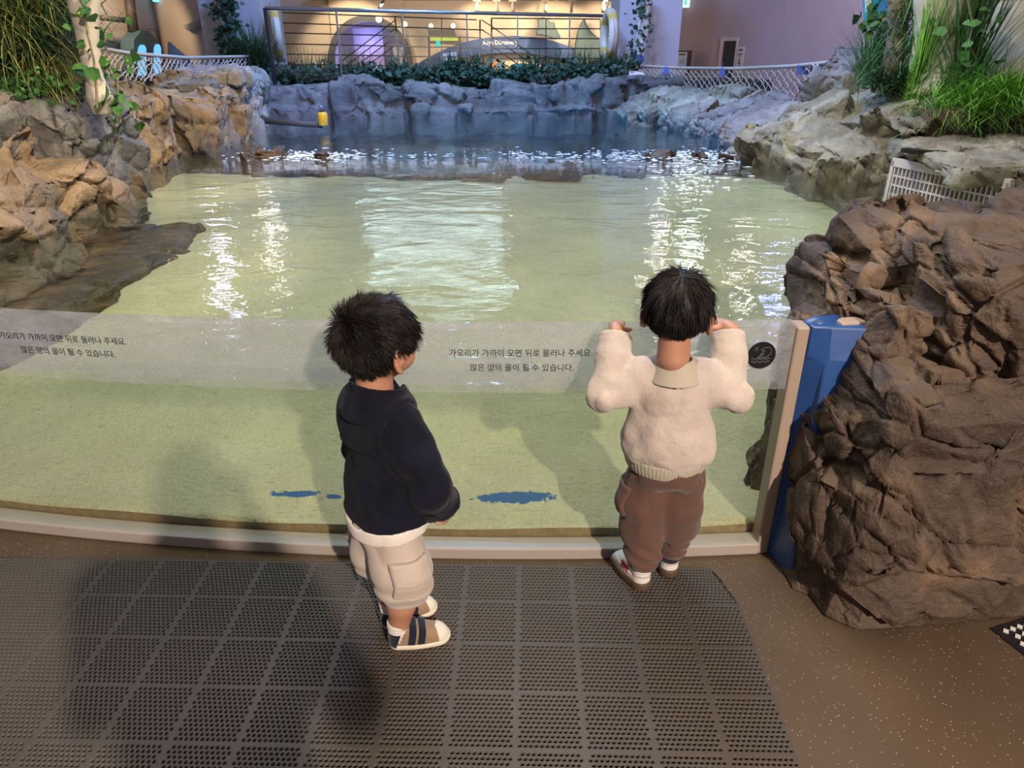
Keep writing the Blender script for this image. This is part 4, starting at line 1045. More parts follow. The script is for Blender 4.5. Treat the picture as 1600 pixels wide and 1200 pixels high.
o = flat(ry, YS - .5, .10, M['fin'], 'hanging_ray_model'); tag(o, 'grey ray model hanging above the arch sign', 'model'); b = o.modifiers.new('b', 'BEVEL'); b.width = .03; b.segments = 3
mb = MB(); mb.tube([at(850, 28, YS - .45), at(853, -8, YS - .45)], .008, 5); mb.build('hanging_wire', M['dark_metal'], o)
# round pictures low on the wall
def disc(px, py, r, m, lab, extra=None, sy=1.0, Y=YW - .1):
    c = at(px, py, Y); R = r * (at(px + 1, py, Y).x - c.x)
    mb = MB(); mb.prism([(c.x + R * math.cos(2 * PI * k / 32), Y, c.z + R * sy * math.sin(2 * PI * k / 32)) for k in range(32)], (0, .07, 0))
    o = mb.build('round_picture', m); tag(o, lab, 'picture')
    if extra: flat(extra[0], Y - .02, .02, extra[1], 'picture_motif', o)
    return o
disc(772, 104, 13.5, M['blue_disc'], 'round blue picture with an orange fish shape below the sign', ([(762, 100), (766, 97), (771, 101), (774, 93), (778, 88), (777, 98), (774, 105), (776, 110), (770, 106), (764, 106)], M['orange']))
disc(722, 110, 15, M['teal_dark'], 'round teal picture partly behind the planter leaves', ([(725, 104), (731, 101), (735, 108), (733, 114), (728, 112)], M['cyan']))
disc(491, 108, 13, M['trunk'], 'grey round picture at the left behind the planter grass')
mb = MB(); a = at(820, 105, 16.8); mb.box((a.x, 16.8, a.z - .1), (.42, .3, .34), .4); o = mb.build('cyan_box', M['cyan'], None, False, .01); tag(o, 'cyan box among the planter grass below the sign', 'box')
# green sign on dark frame, exit lamp, screen
gs = empty('kiosk_frame'); tag(gs, 'dark portal frame with a green name strip left of the arch sign', 'kiosk')
YK = 16.6
flat([(668, 46), (709, 46), (713, 58), (670, 58)], YK + .05, .08, M['wood_dark'], 'roof_panel', gs)
flat([(672, 56.5), (716, 57.5), (716, 64), (672, 63.5)], YK, .06, M['green_sign'], 'name_strip', gs)
flat([(668, 55), (671, 55), (673, 118), (670, 118)], YK + .02, .08, M['wood_dark'], 'leg', gs)
flat([(716, 57), (719, 57), (719, 118), (716, 118)], YK + .02, .08, M['wood_dark'], 'leg', gs)
flat([(671, 64), (716, 64), (716, 70), (671, 68)], YK + .02, .06, M['wood_dark'], 'beam', gs)
o = flat([(681, 64), (687, 64), (687, 73), (681, 73)], YK - .08, .12, M['exit_glow'], 'exit_light'); tag(o, 'small turquoise exit light hanging below the green name strip', 'exit sign')
o = flat([(692, 84), (702, 82), (713, 81), (714, 93), (702, 94.5), (693, 95)], YK - .02, .05, M['screen_glow'], 'info_screen'); flat([(711, 86), (718, 86), (718, 90), (711, 90)], YK + .02, .05, M['wood_dark'], 'bracket', o); tag(o, 'small bluish white lit screen within the dark portal frame', 'screen')
# wall lamps and track spots
for lab, px, py, r in [('round yellow lamp over the blue-lit opening', 592, 30, 4.6), ('round yellow lamp right of the blue-lit opening', 632.5, 38, 3.8), ('round yellow lamp left above the green name strip', 673.5, 40.5, 3.4), ('round yellow lamp right above the green name strip', 708, 40.5, 3.6)]:
    c = at(px, py, YW - .15); R = r * .0155
    mb = MB(); mb.lathe([(R, -.02), (R, .03), (R * .8, .07)], c, 20, Matrix.Rotation(PI / 2, 3, 'X')); o = mb.build('round_wall_lamp', M['lamp_glow'], None, True); tag(o, lab, 'lamp')
tr = MB(); a, b = at(740, 3, 16.6), at(955, 7, 16.6); a.z = b.z = 2.50; tr.tube([a, b], .018, 6)
o = tr.build('lighting_track', M['dark_metal']); tag(o, 'thin dark lighting track under the far ceiling', 'track')
for lab, px in [('track spot lamp left of the others', 745), ('second track spot from the left', 776), ('third track spot from the left', 801), ('track spot above the hanging ray model', 852), ('fifth track spot with its cable, right of the ray model', 893), ('track spot at the right end near the pier', 943)]:
    c = at(px, 8, 16.6); c.z = 2.47; s = empty('track_spot', c); tag(s, lab, 'spot lamp')
    mb = MB(); mb.box((0, 0, .01), (.16, .07, .04)); mb.build('adapter', M['cream_plastic'], s)
    mb = MB(); mb.tube([(0, 0, 0), (.0, .04, -.07), (.01, .16, -.19)], [.015, .032, .036], 10); mb.build('spot_head', M['cream_plastic'], s, True)
o_s = empty('ceiling_spot', at(597, 6, 15.6)); tag(o_s, 'lone grey ceiling spot above the blue-lit opening', 'spot lamp')
mb = MB(); mb.tube([(0.05, 0, .06), (0, 0, 0), (-.06, .02, -.10)], [.02, .04, .04], 10); mb.build('spot_head', M['steel'], o_s, True)
# life rings hung on the end posts, seen edge on
def life_ring(px, py, Y, rz, lab):
    e = empty('life_ring', at(px, py, Y), rz); tag(e, lab, 'life ring')
    R, r = .34, .075; n, m = 40, 12
    def tor(a0, a1, k, rr):
        V = []; F = []
        for i in range(k + 1):
            q = a0 + (a1 - a0) * i / k
            for j in range(m):
                t = 2 * PI * j / m; V.append(((R + rr * math.cos(t)) * math.cos(q), rr * math.sin(t), (R + rr * math.cos(t)) * math.sin(q)))
        for i in range(k):
            for j in range(m): F.append((i * m + j, i * m + (j + 1) % m, (i + 1) * m + (j + 1) % m, (i + 1) * m + j))
        b = MB(); b.add(V, F); return b
    tor(0, 2 * PI, n, r).build('ring', M['cream_plastic'], e, True)
    for k in range(4):
        q = PI / 4 + k * PI / 2; tor(q - .16, q + .16, 6, r + .003).build('yellow_band', M['band_yellow'], e, True)
    b = MB(); b.tube([((R + r + .02 + .03 * math.cos(4 * (2 * PI * k / 32))) * math.cos(2 * PI * k / 32), .02, (R + r + .02 + .03 * math.cos(4 * 2 * PI * k / 32)) * math.sin(2 * PI * k / 32)) for k in range(33)], .008, 5)
    b.build('grab_line', M['rope'], e)
life_ring(431, 54, 12.75, PI / 2 + .34, 'white life ring with yellow bands hanging at the left end of the railing')
life_ring(951, 56, 12.85, PI / 2 + .10, 'white life ring with yellow bands hanging at the right end of the railing')

# ---------------------------------------------------------------- rope nets
def net(label, top, low, ncol, nrow, r=.007, sag=.0):
    e = empty('rope_net', top[0]); tag(e, label, 'net')
    def along(pl, t):
        L = [0]
        for a, b in zip(pl, pl[1:]): L.append(L[-1] + (b - a).length)
        s = t * L[-1]
        for i in range(len(pl) - 1):
            if s <= L[i + 1] or i == len(pl) - 2: return pl[i].lerp(pl[i + 1], (s - L[i]) / max(L[i + 1] - L[i], 1e-6))
    mb = MB(); mb.tube([along(top, k / 40) for k in range(41)], .020, 7); child(mb.build('top_rope', M['rope'], None, True), e)
    mb = MB(); rr = random.Random(len(label)); node = {}
    for i in range(2 * ncol + 1):
        for j in range(nrow + 1):
            if (i + j) % 2 == 0:
                t = min(max((i + rr.uniform(-.22, .22)) / (2 * ncol), 0), 1); v = j / nrow
                a, b = along(top, t), along(low, t); q = a.lerp(b, v); q.y += rr.uniform(-.03, .03); q.z += rr.uniform(-.015, .015) * (1 if 0 < j else 0); node[i, j] = q
    for (i, j), q in node.items():
        for di in (-1, 1):
            w = node.get((i + di, j + 1))
            if w: mb.tube([q, w], r, 4, False)
        if 0 < j: mb.box(q, (.022, .022, .022), .5)
    child(mb.build('mesh', M['rope']), e); return e
T1 = [at(150, 74, 7.4), at(200, 83, 8.2), at(290, 90, 10.0), at(392, 88, 12.2)]
L1 = [at(150, 118, 7.4), at(200, 122, 8.2), at(290, 132, 10.0), at(392, 112, 12.2)]
net('rope net fence behind the left rock ledge', T1, L1, 34, 6)
T2 = [at(1004, 103, 12.6), at(1060, 106, 11.6), at(1150, 107, 10.2), at(1240, 103, 9.0), at(1345, 92, 7.9)]
L2 = [at(1004, 126, 12.6), at(1060, 138, 11.6), at(1150, 143, 10.2), at(1240, 150, 9.0), at(1345, 140, 7.9)]
net('rope net fence behind the right bank boulders', T2, L2, 36, 6)
for lab, px, py, Y in [('small blue notice tied to the right net near the pier', 1040, 110, 11.9), ('small blue notice on the right net below the doorway', 1127, 113, 10.5), ('small blue notice on the right net near the dark panel', 1252, 109, 8.9)]:
    c = at(px, py, Y); mb = MB(); mb.box(c + Vector((0, -.05, 0)), (.13 if px > 1200 else .08, .01, .10), -.3); mb.tube([c + Vector((0, -.04, .05)), c + Vector((0, -.02, .12))], .004, 5)
    o = mb.build('blue_notice', plain('notice_blue', (.10, .16, .45), .5)); tag(o, lab, 'notice')
for lab, px, Y in [('white twisted cord bundle knotted into the right net by the dark panel', 1281, 8.5)]:
    mb = MB(); mb.tube([at(px - 12, 100, Y) , at(px, 112, Y - .05), at(px + 8, 104, Y)], .012, 6); mb.tube([at(px - 4, 98, Y), at(px, 120, Y - .05)], .012, 6)
    o = mb.build('cord_bundle', M['white']); tag(o, lab, 'cord')

# ---------------------------------------------------------------- trunks, float
def trunk(name, label, pts, rs, m, cat='trunk', n=14):
    mb = MB(); P = []; R = []
    for i in range(len(pts) - 1):
        for k in range(6): t = k / 6; P.append(pts[i].lerp(pts[i + 1], t)); R.append(rs[i] + (rs[i + 1] - rs[i]) * t)
    P.append(pts[-1]); R.append(rs[-1])
    mb.tube(P, R, n); o = mb.build(name, m, None, True); tag(o, label, cat)
    v = np.array([x.co for x in o.data.vertices], np.float32); d = fbm(v, 6, 3, 5) * .06 * np.mean(rs)
    for x, k in zip(o.data.vertices, d): x.co += x.normal * float(k) * 2
    return o
trunk('white_root', 'pale thick root with a rounded foot hanging over the left rocks', [at(128, -40, 4.5), at(132, 20, 4.5), at(138, 70, 4.5), at(147, 120, 4.5), at(156, 152, 4.5), at(160, 178, 4.5)], [.085, .080, .058, .056, .080, .05], M['trunk'])
trunk('pale_trunk', 'leaning grey trunk behind the tall bright grass', [at(1478, -30, 5.8), at(1470, 60, 5.8), at(1458, 120, 5.75), at(1450, 155, 5.7)], [.20, .17, .16, .18], M['trunk'])
trunk('slim_trunk', 'slim brown trunk between the wispy and the bright grass', [at(1410, -30, 6.2), at(1402, 40, 6.2), at(1396, 100, 6.1), at(1392, 140, 6.1)], [.10, .08, .075, .09], M['trunk_dark'])
trunk('big_trunk', 'broad light beige trunk at the upper right edge', [at(1640, -60, 6.3), at(1612, 20, 6.3), at(1590, 90, 6.2), at(1580, 150, 6.1)], [.62, .46, .40, .42], plain('trunk_light', (.52, .46, .38), .85, 0, .12, 7, .004, 20))
trunk('vine_post', 'white-grey post wrapped in dark vine before the left pier', [at(348, -20, 12.7), at(352, 30, 12.7), at(358, 70, 12.7), at(362, 95, 12.7)], [.13, .11, .10, .12], M['trunk'])
trunk('vine_post', 'white post with climbing vine before the right pier', [at(1006, -20, 12.9), at(1004, 40, 12.9), at(998, 90, 12.9), at(996, 116, 12.9)], [.11, .10, .085, .12], M['white'])
trunk('white_branch', 'short white branch lying on the rocks below the right vine', [at(974, 119, 12.3), at(988, 117, 12.2), at(1006, 118, 12.2)], [.05, .06, .04], M['white'])
mb = MB(); c = at(999, 93, 12.75); mb.lathe([(.075, -.03), (.075, .03)], c, 16, Matrix.Rotation(PI / 2, 3, 'X')); o = mb.build('pipe_cap', M['sign_blue']); tag(o, 'dark round cap low on the white vine post', 'cap')
pl_a, pl_b = at(389, 187, 9.4), at(505, 196, 9.2); pl_b.z = pl_b.z
mb = MB(); mb.tube([pl_a, pl_b], .035, 10); o = mb.build('dark_pole', M['wood_dark'], None, True); tag(o, 'dark pole reaching from the left rocks over the water', 'pole')
fl = empty('yellow_float', at(505.5, 196, 9.15)); tag(fl, 'yellow bottle-shaped float at the end of the dark pole', 'float')
mb = MB(); mb.lathe([(.052, 0), (.060, .006), (.060, .125), (.052, .145), (.028, .155)], (0, 0, 0), 24); mb.build('body', M['yellow'], fl, True)
mb = MB(); mb.lathe([(.026, .152), (.026, .172)], (0, 0, 0), 18); mb.build('cap', M['wood_dark'], fl)
mb = MB(); mb.tube([(-.02, 0, .168), (-.03, 0, .20), (-.012, 0, .235), (.008, 0, .20), (.01, 0, .168)], .006, 6); mb.build('loop', M['steel'], fl, True)
mb = MB(); mb.lathe([(.022, -.02), (.03, -.02), (.03, .0), (.022, 0)], (0, 0, 0), 16); mb.build('collar', M['steel'], fl)
# LED ring lamp hanging over the far side of the pool
c = Vector((-1.35, 12.3, 2.78)); rg = empty('ring_lamp', c); tag(rg, 'thin glowing ring lamp hanging over the pool out of the picture top', 'lamp')
mb = MB(); R = 1.15; mb.tube([(R * math.cos(2 * PI * k / 60), R * math.sin(2 * PI * k / 60), 0) for k in range(61)], .016, 6, False); mb.build('glowing_ring', M['ring_glow'], rg)
mb = MB()
for k in range(3): mb.tube([(R * math.cos(2.1 * k), R * math.sin(2.1 * k), .02), (0, 0, 1.2)], .004, 4)
mb.build('cables', M['dark_metal'], rg)
# ================================================================ PLANTS
def blades(n, base, spread, length, lean, droop, wd, seed, dirs=None, seg=5, az=None, var=.35):
    """mesh of n curved grass blades; base: list of root points, lean 0..1 from upright, az: centre azimuth and spread"""
    r = random.Random(seed); V = []; F = []
    for i in range(n):
        b = base[r.randrange(len(base))] + Vector((r.gauss(0, spread[0]), r.gauss(0, spread[1]), r.gauss(0, spread[2])))
        a = r.uniform(0, 2 * PI) if az is None else az[0] + r.gauss(0, az[1])
        L = length * (1 - var + 2 * var * r.random()); th = abs(r.gauss(lean, .22)); w_ = wd * r.uniform(.6, 1.3)
        d = Vector((math.cos(a) * math.sin(th), math.sin(a) * math.sin(th), math.cos(th)))
        side = Vector((-math.sin(a), math.cos(a), 0)); side = (side + Vector((r.uniform(-.4, .4), r.uniform(-.4, .4), 0))).normalized()
        p = b.copy(); q = len(V); dr = droop * r.uniform(.4, 1.5)
        for k in range(seg + 1):
            t = k / seg; ww = w_ * (1 - t ** 1.6) + w_ * .06
            V += [tuple(p - side * ww), tuple(p + side * ww)]
            d = (d + Vector((0, 0, -1)) * dr / seg + Vector((r.uniform(-.05, .05), r.uniform(-.05, .05), 0))).normalized(); p = p + d * (L / seg)
        F += [(q + 2 * k, q + 2 * k + 1, q + 2 * k + 3, q + 2 * k + 2) for k in range(seg)]
    return V, F
def grass(name, label, m, cat='grass', parts=(), **kw):
    V, F = blades(**kw); o = np_mesh(name, np.array(V), np.array(F), M[m], None, True); tag(o, label, cat)
    return o
def leaf_cloud(n, pts, spread, size, seed, up=.5):
    r = random.Random(seed); V = []; F = []
    for i in range(n):
        t = r.random() * (len(pts) - 1); k = int(t); c = pts[k].lerp(pts[min(k + 1, len(pts) - 1)], t - k) + Vector([r.gauss(0, s) for s in spread])
        f = Vector((r.gauss(0, 1), r.gauss(-.5, .7), r.gauss(0, .7))).normalized(); u = (Vector((r.gauss(0, .5), r.gauss(-.6, .4), r.gauss(up, .4)))).normalized()
        s = f.cross(u).normalized(); nrm = s.cross(f); L = size * r.uniform(.6, 1.3); w_ = L * .42; q = len(V)
        for (a, b, z) in [(0, 0, 0), (.3, .9, .08), (.65, .75, .05), (1, 0, -.12), (.65, -.75, .05), (.3, -.9, .08), (.45, 0, -.03)]:
            V.append(tuple(c + f * (a * L) + s * (b * w_) + nrm * (z * L)))
        F += [(q, q + 1, q + 6, q + 5), (q + 1, q + 2, q + 3, q + 6), (q + 5, q + 6, q + 3, q + 4)]
    return V, F
def ivy(name, label, m, n, pts, spread, size, seed, stem=True, cat='ivy'):
    V, F = leaf_cloud(n, pts, spread, size, seed); o = np_mesh(name, np.array(V), np.array(F), M[m], None, True); tag(o, label, cat)
    if stem:
        mb = MB(); mb.tube([tuple(p) for p in pts], .006, 5); mb.build('stem', M['trunk_dark'], o)
    return o
V3 = Vector
# big overhanging grass, upper left
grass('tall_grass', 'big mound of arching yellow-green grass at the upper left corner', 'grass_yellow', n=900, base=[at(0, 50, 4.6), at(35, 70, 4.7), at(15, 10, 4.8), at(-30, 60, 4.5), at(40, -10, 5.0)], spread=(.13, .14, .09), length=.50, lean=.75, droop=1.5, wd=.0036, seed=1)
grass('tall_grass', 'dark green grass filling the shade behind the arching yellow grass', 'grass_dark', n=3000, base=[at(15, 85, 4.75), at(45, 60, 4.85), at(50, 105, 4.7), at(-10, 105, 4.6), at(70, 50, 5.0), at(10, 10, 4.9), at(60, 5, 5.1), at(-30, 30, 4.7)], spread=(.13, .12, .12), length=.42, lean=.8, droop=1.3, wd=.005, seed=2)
grass('hanging_grass', 'yellow-green grass tuft hanging over the rock beside the pale root', 'grass_yellow', n=480, base=[at(70, 96, 4.75), at(88, 92, 4.8), at(60, 108, 4.7)], spread=(.06, .06, .04), length=.40, lean=1.15, droop=1.5, wd=.0036, seed=3, az=(-.6, .6))
ivy('ivy_clump', 'variegated ivy spilling over the dark rock at the left edge', 'ivy', 300, [at(-5, 140, 4.3), at(30, 150, 4.35), at(60, 130, 4.5), at(105, 148, 4.55)], (.08, .05, .05), .034, 4)
ivy('ivy_vine', 'leafy vine with yellow-edged leaves climbing the pale root', 'ivy', 22, [at(125, -10, 4.4), at(132, 20, 4.4), at(136, 50, 4.4), at(146, 90, 4.4), at(150, 130, 4.4), at(152, 172, 4.38)], (.05, .02, .05), .08, 5)
ivy('ivy_vine', 'vine of large leaves hanging right of the pale root down to the rock', 'ivy', 34, [at(158, 40, 4.6), at(165, 70, 4.6), at(170, 105, 4.55), at(185, 135, 4.5), at(184, 165, 4.5), at(188, 192, 4.5)], (.06, .03, .05), .075, 6)
# grass beside the left pier, planter
grass('pier_grass', 'bluish green grass clump at the foot of the left pier', 'grass_dark', n=620, base=[at(392, 110, 12.3), at(402, 112, 12.2)], spread=(.12, .06, .04), length=.62, lean=.45, droop=.9, wd=.009, seed=7)
pts = [at(405, 118, 12.2), at(520, 118, 12.2), at(640, 119, 12.2), at(760, 118, 12.2), at(880, 117, 12.2), at(962, 116, 12.2)]
V, F = leaf_cloud(3600, pts, (.12, .10, .075), .085, 8); o = np_mesh('ivy_hedge', np.array(V), np.array(F), M['ivy_dark'], None, True); tag(o, 'long low hedge of dark ivy leaves along the back planter', 'hedge')
for k in range(9):
    px = [470, 505, 560, 610, 700, 740, 835, 865, 905][k]
    lab = ['thin dark grass tuft nearest the left life ring', 'thin grass tuft in front of the grey round picture', 'thin grass tuft before the left side of the blue-lit opening', 'thin grass tuft before the right side of the blue-lit opening', 'grass tuft under the lit screen', 'grass tuft before the round teal picture',
           'bushy grass tuft beside the cyan box', 'grass tuft between the cyan box and the ray fin', 'sparse grass tuft right under the ray fin'][k]
    grass('planter_grass', lab, 'grass_dark', n=70 if k < 4 else 130, base=[at(px, 116, 12.35), at(px + 10, 116, 12.35)], spread=(.12, .05, .02), length=.36, lean=.3, droop=.5, wd=.006, seed=20 + k)
grass('pier_grass', 'dark grass clump at the right end of the planter under the life ring', 'grass_dark', n=220, base=[at(955, 112, 12.5)], spread=(.12, .08, .03), length=.35, lean=.5, droop=.9, wd=.008, seed=33)
ivy('pier_vine', 'dark vine wound round the post before the left pier', 'ivy_dark', 330, [at(350, -15, 12.6), at(354, 30, 12.6), at(360, 70, 12.6), at(364, 100, 12.6)], (.11, .06, .06), .11, 9)
ivy('pier_vine', 'round-leaved vine climbing the white post before the right pier', 'ivy_dark', 120, [at(1010, -10, 12.75), at(1006, 20, 12.75), at(996, 60, 12.75), at(990, 95, 12.75), at(985, 112, 12.7)], (.10, .04, .06), .09, 10)
# right bank plants
grass('wispy_grass', 'wispy green grass beside the end of the right rope net', 'grass_mid', n=330, base=[at(1360, 125, 7.0), at(1362, 130, 7.0)], spread=(.05, .06, .03), length=.62, lean=.35, droop=.7, wd=.005, seed=11)
grass('bright_grass', 'tall bright lime grass sheaf leaning to the right', 'grass_bright', n=420, base=[at(1427, 150, 5.7)], spread=(.03, .03, .02), length=.88, lean=.13, droop=.25, wd=.0050, seed=12, az=(.0, .6), var=.2)
grass('fountain_grass', 'arching green grass behind the lime sheaf', 'grass_mid', n=420, base=[at(1425, 85, 6.0), at(1418, 40, 6.1), at(1412, 125, 6.0), at(1428, 10, 6.1)], spread=(.08, .08, .10), length=.42, lean=.8, droop=1.5, wd=.0048, seed=13)
grass('low_grass', 'dark low grass tuft at the foot of the slim brown trunk', 'grass_dark', n=420, base=[at(1400, 140, 5.9)], spread=(.08, .07, .02), length=.34, lean=.9, droop=.8, wd=.006, seed=14)
grass('reed_bundle', 'dark green reeds standing against the broad beige trunk', 'grass_dark', n=200, base=[at(1494, 145, 5.6), at(1497, 125, 5.6)], spread=(.03, .04, .05), length=.95, lean=.10, droop=.25, wd=.007, seed=15)
grass('reed_bundle', 'thin mid-green reeds at the right of the leaning grey trunk', 'grass_mid', n=160, base=[at(1510, 150, 5.5), at(1492, 152, 5.5)], spread=(.08, .06, .04), length=.45, lean=.45, droop=.7, wd=.005, seed=16)
for i, (lab, px, py, n, sd, m) in enumerate([('bright green grass mound at the right edge hanging over the brown rock', 1575, 158, 1700, 17, 'grass_bright'), ('bright green grass mound left of the one at the right edge', 1515, 172, 1500, 18, 'grass_bright'), ('darker grass under the bright mounds above the slab', 1535, 196, 1100, 19, 'grass_dark')]):
    grass('grass_mound', lab, m, n=n, base=[at(px, py, 5.3), at(px - 25, py + 4, 5.25), at(px + 25, py - 8, 5.35)], spread=(.12, .12, .05), length=.33, lean=.95, droop=1.0, wd=.0032, seed=sd)
grass('dry_grass', 'sparse pale dry grass behind the bright mounds', 'grass_yellow', n=130, base=[at(1560, 148, 5.6), at(1590, 140, 5.6), at(1530, 148, 5.6)], spread=(.12, .06, .04), length=.26, lean=.45, droop=.7, wd=.004, seed=34)
ivy('round_leaf_vine', 'vine of round yellow-green leaves hanging before the broad beige trunk', 'ivy', 20, [at(1510, -10, 5.4), at(1520, 40, 5.4), at(1512, 70, 5.4), at(1528, 95, 5.4), at(1500, 120, 5.4)], (.12, .02, .06), .085, 35)
ivy('ivy_cluster', 'green leaves around the blue picture board at the top right', 'ivy', 40, [at(1358, 20, 6.6), at(1372, 34, 6.6), at(1392, 10, 6.6)], (.09, .03, .05), .085, 36, False)
# blue picture board, red lantern-like strip behind the grass
pb = empty('picture_board'); tag(pb, 'blue illustrated board hanging at the top behind the right grass', 'board')
flat([(1351, -14), (1396, -18), (1396, 36), (1354, 39)], 6.8, .05, M['cyan'], 'panel', pb)
flat([(1352, -14), (1361, -15), (1363, 24), (1354, 26)], 6.78, .02, M['white'], 'pale_strip', pb)
flat([(1366, 5), (1388, 2), (1390, 24), (1367, 26)], 6.78, .02, plain('sky_panel', (.06, .30, .75), .5), 'blue_field', pb)
flat([(1355, 33), (1396, 25), (1396, 31), (1355, 38)], 6.77, .02, plain('rose', (.45, .25, .22), .6), 'rose_strip', pb)
o = flat([(1426, 16), (1448, 0), (1450, 4), (1428, 19)], 6.3, .05, M['red'], 'red_strip'); tag(o, 'red slanted strip showing through the arching grass', 'strip')
mb = MB(); q = at(1552, -4, 6.0); mb.box(q, (.06, .05, .04), .3); o = mb.build('white_tag', M['white']); tag(o, 'small white plate at the picture top beside the broad trunk', 'plate')
# ================================================================ CHILDREN
def frame(p, ydir, zdir):
    y = Vector(ydir).normalized(); z = Vector(zdir); z = (z - y * z.dot(y)).normalized(); x = y.cross(z)
    m = Matrix((x, y, z)).transposed().to_4x4(); m.translation = Vector(p); return m
def hand_field(s, curl, spread=.10, thumb=((.0185, .010, -.003), (.031, .022, -.007), (.037, .036, -.011)), sc=1.0):
    H = Field(.03)
    H.box((0, .026, 0), (.0195, .025, .0088), None, .008, .004)
    H.cone((0, -.022, 0), (0, .012, 0), .0175, .0165, .008)
    xs_ = (.0148, .0050, -.0050, -.0142); ys_ = (.049, .052, .050, .045)
    ln = ((.019, .013, .011), (.021, .015, .011), (.019, .014, .011), (.015, .011, .009))
    for i in range(4):
        c = curl[i] if isinstance(curl[0], (tuple, list)) else curl
        p = Vector((s * xs_[i], ys_[i], .001)); ang = 0; a = s * spread * (1.5 - i) / 1.5
        R = [.0066, .0060, .0055, .0048]; r0 = 1.0 if i < 3 else .88
        H.cone((s * xs_[i] * .9, .03, 0), p, .0075, .0068 * r0, .003)
        for j in range(3):
            ang += c[j]; d = Vector((math.sin(a) * math.cos(ang), math.cos(a) * math.cos(ang), -math.sin(ang)))
            q = p + d * ln[i][j]; H.cone(p, q, R[j] * r0, R[j + 1] * r0, .0018); p = q
    t = [Vector((s * x, y, z)) for x, y, z in thumb]
    H.cone(t[0], t[1], .0085, .0072, .005).cone(t[1], t[2], .0068, .0056, .002)
    return H
def head_field():
    Hd = Field(.04)
    Hd.ell((0, -.008, .012), (.070, .083, .076), None, .0)
    Hd.ell((0, .022, -.030), (.057, .056, .056), None, .02)
    for s in (-1, 1):
        Hd.ell((s * .029, .044, -.036), (.027, .026, .026), None, .014)
        Hd.ell((s * .026, .066, .006), (.022, .013, .008), None, .010)
    Hd.ell((0, .052, -.068), (.022, .020, .015), None, .016)
    Hd.cone((0, .076, -.006), (0, .087, -.026), .006, .0085, .008)
    for s in (-1, 1): Hd.ell((s * .0085, .081, -.028), (.006, .006, .005), None, .005)
    for s in (-1, 1):
        c = Vector((s * .071, -.006, -.022))
        pl = [c + Vector((s * (.003 + .008 * (1 if 1 < k < 7 else .4)), -.006 - .015 * math.sin(.5 + k * .42), .026 * math.cos(.5 + k * .42 - .4))) for k in range(8)]
        Hd.chain(pl, [.0052] * 8, .003)
        Hd.ell(c + Vector((s * .004, -.006, 0)), (.006, .014, .022), None, .004)
        Hd.ell(c + Vector((s * .006, .004, -.004)), (.004, .005, .007), None, .003)
    Hd.cone((0, -.018, -.05), (0, -.022, -.115), .038, .037, .016)
    return Hd
SK_C, SK_R = np.array((0, -.008, .012), np.float32), np.array((.070, .083, .076), np.float32)
def hairline(phi):
    return np.interp(np.abs(phi), [0, .55, .95, 1.20, 1.42, 1.62, 1.95, 2.4, PI], [.040, .034, .012, -.020, -.012, .004, -.040, -.058, -.064])
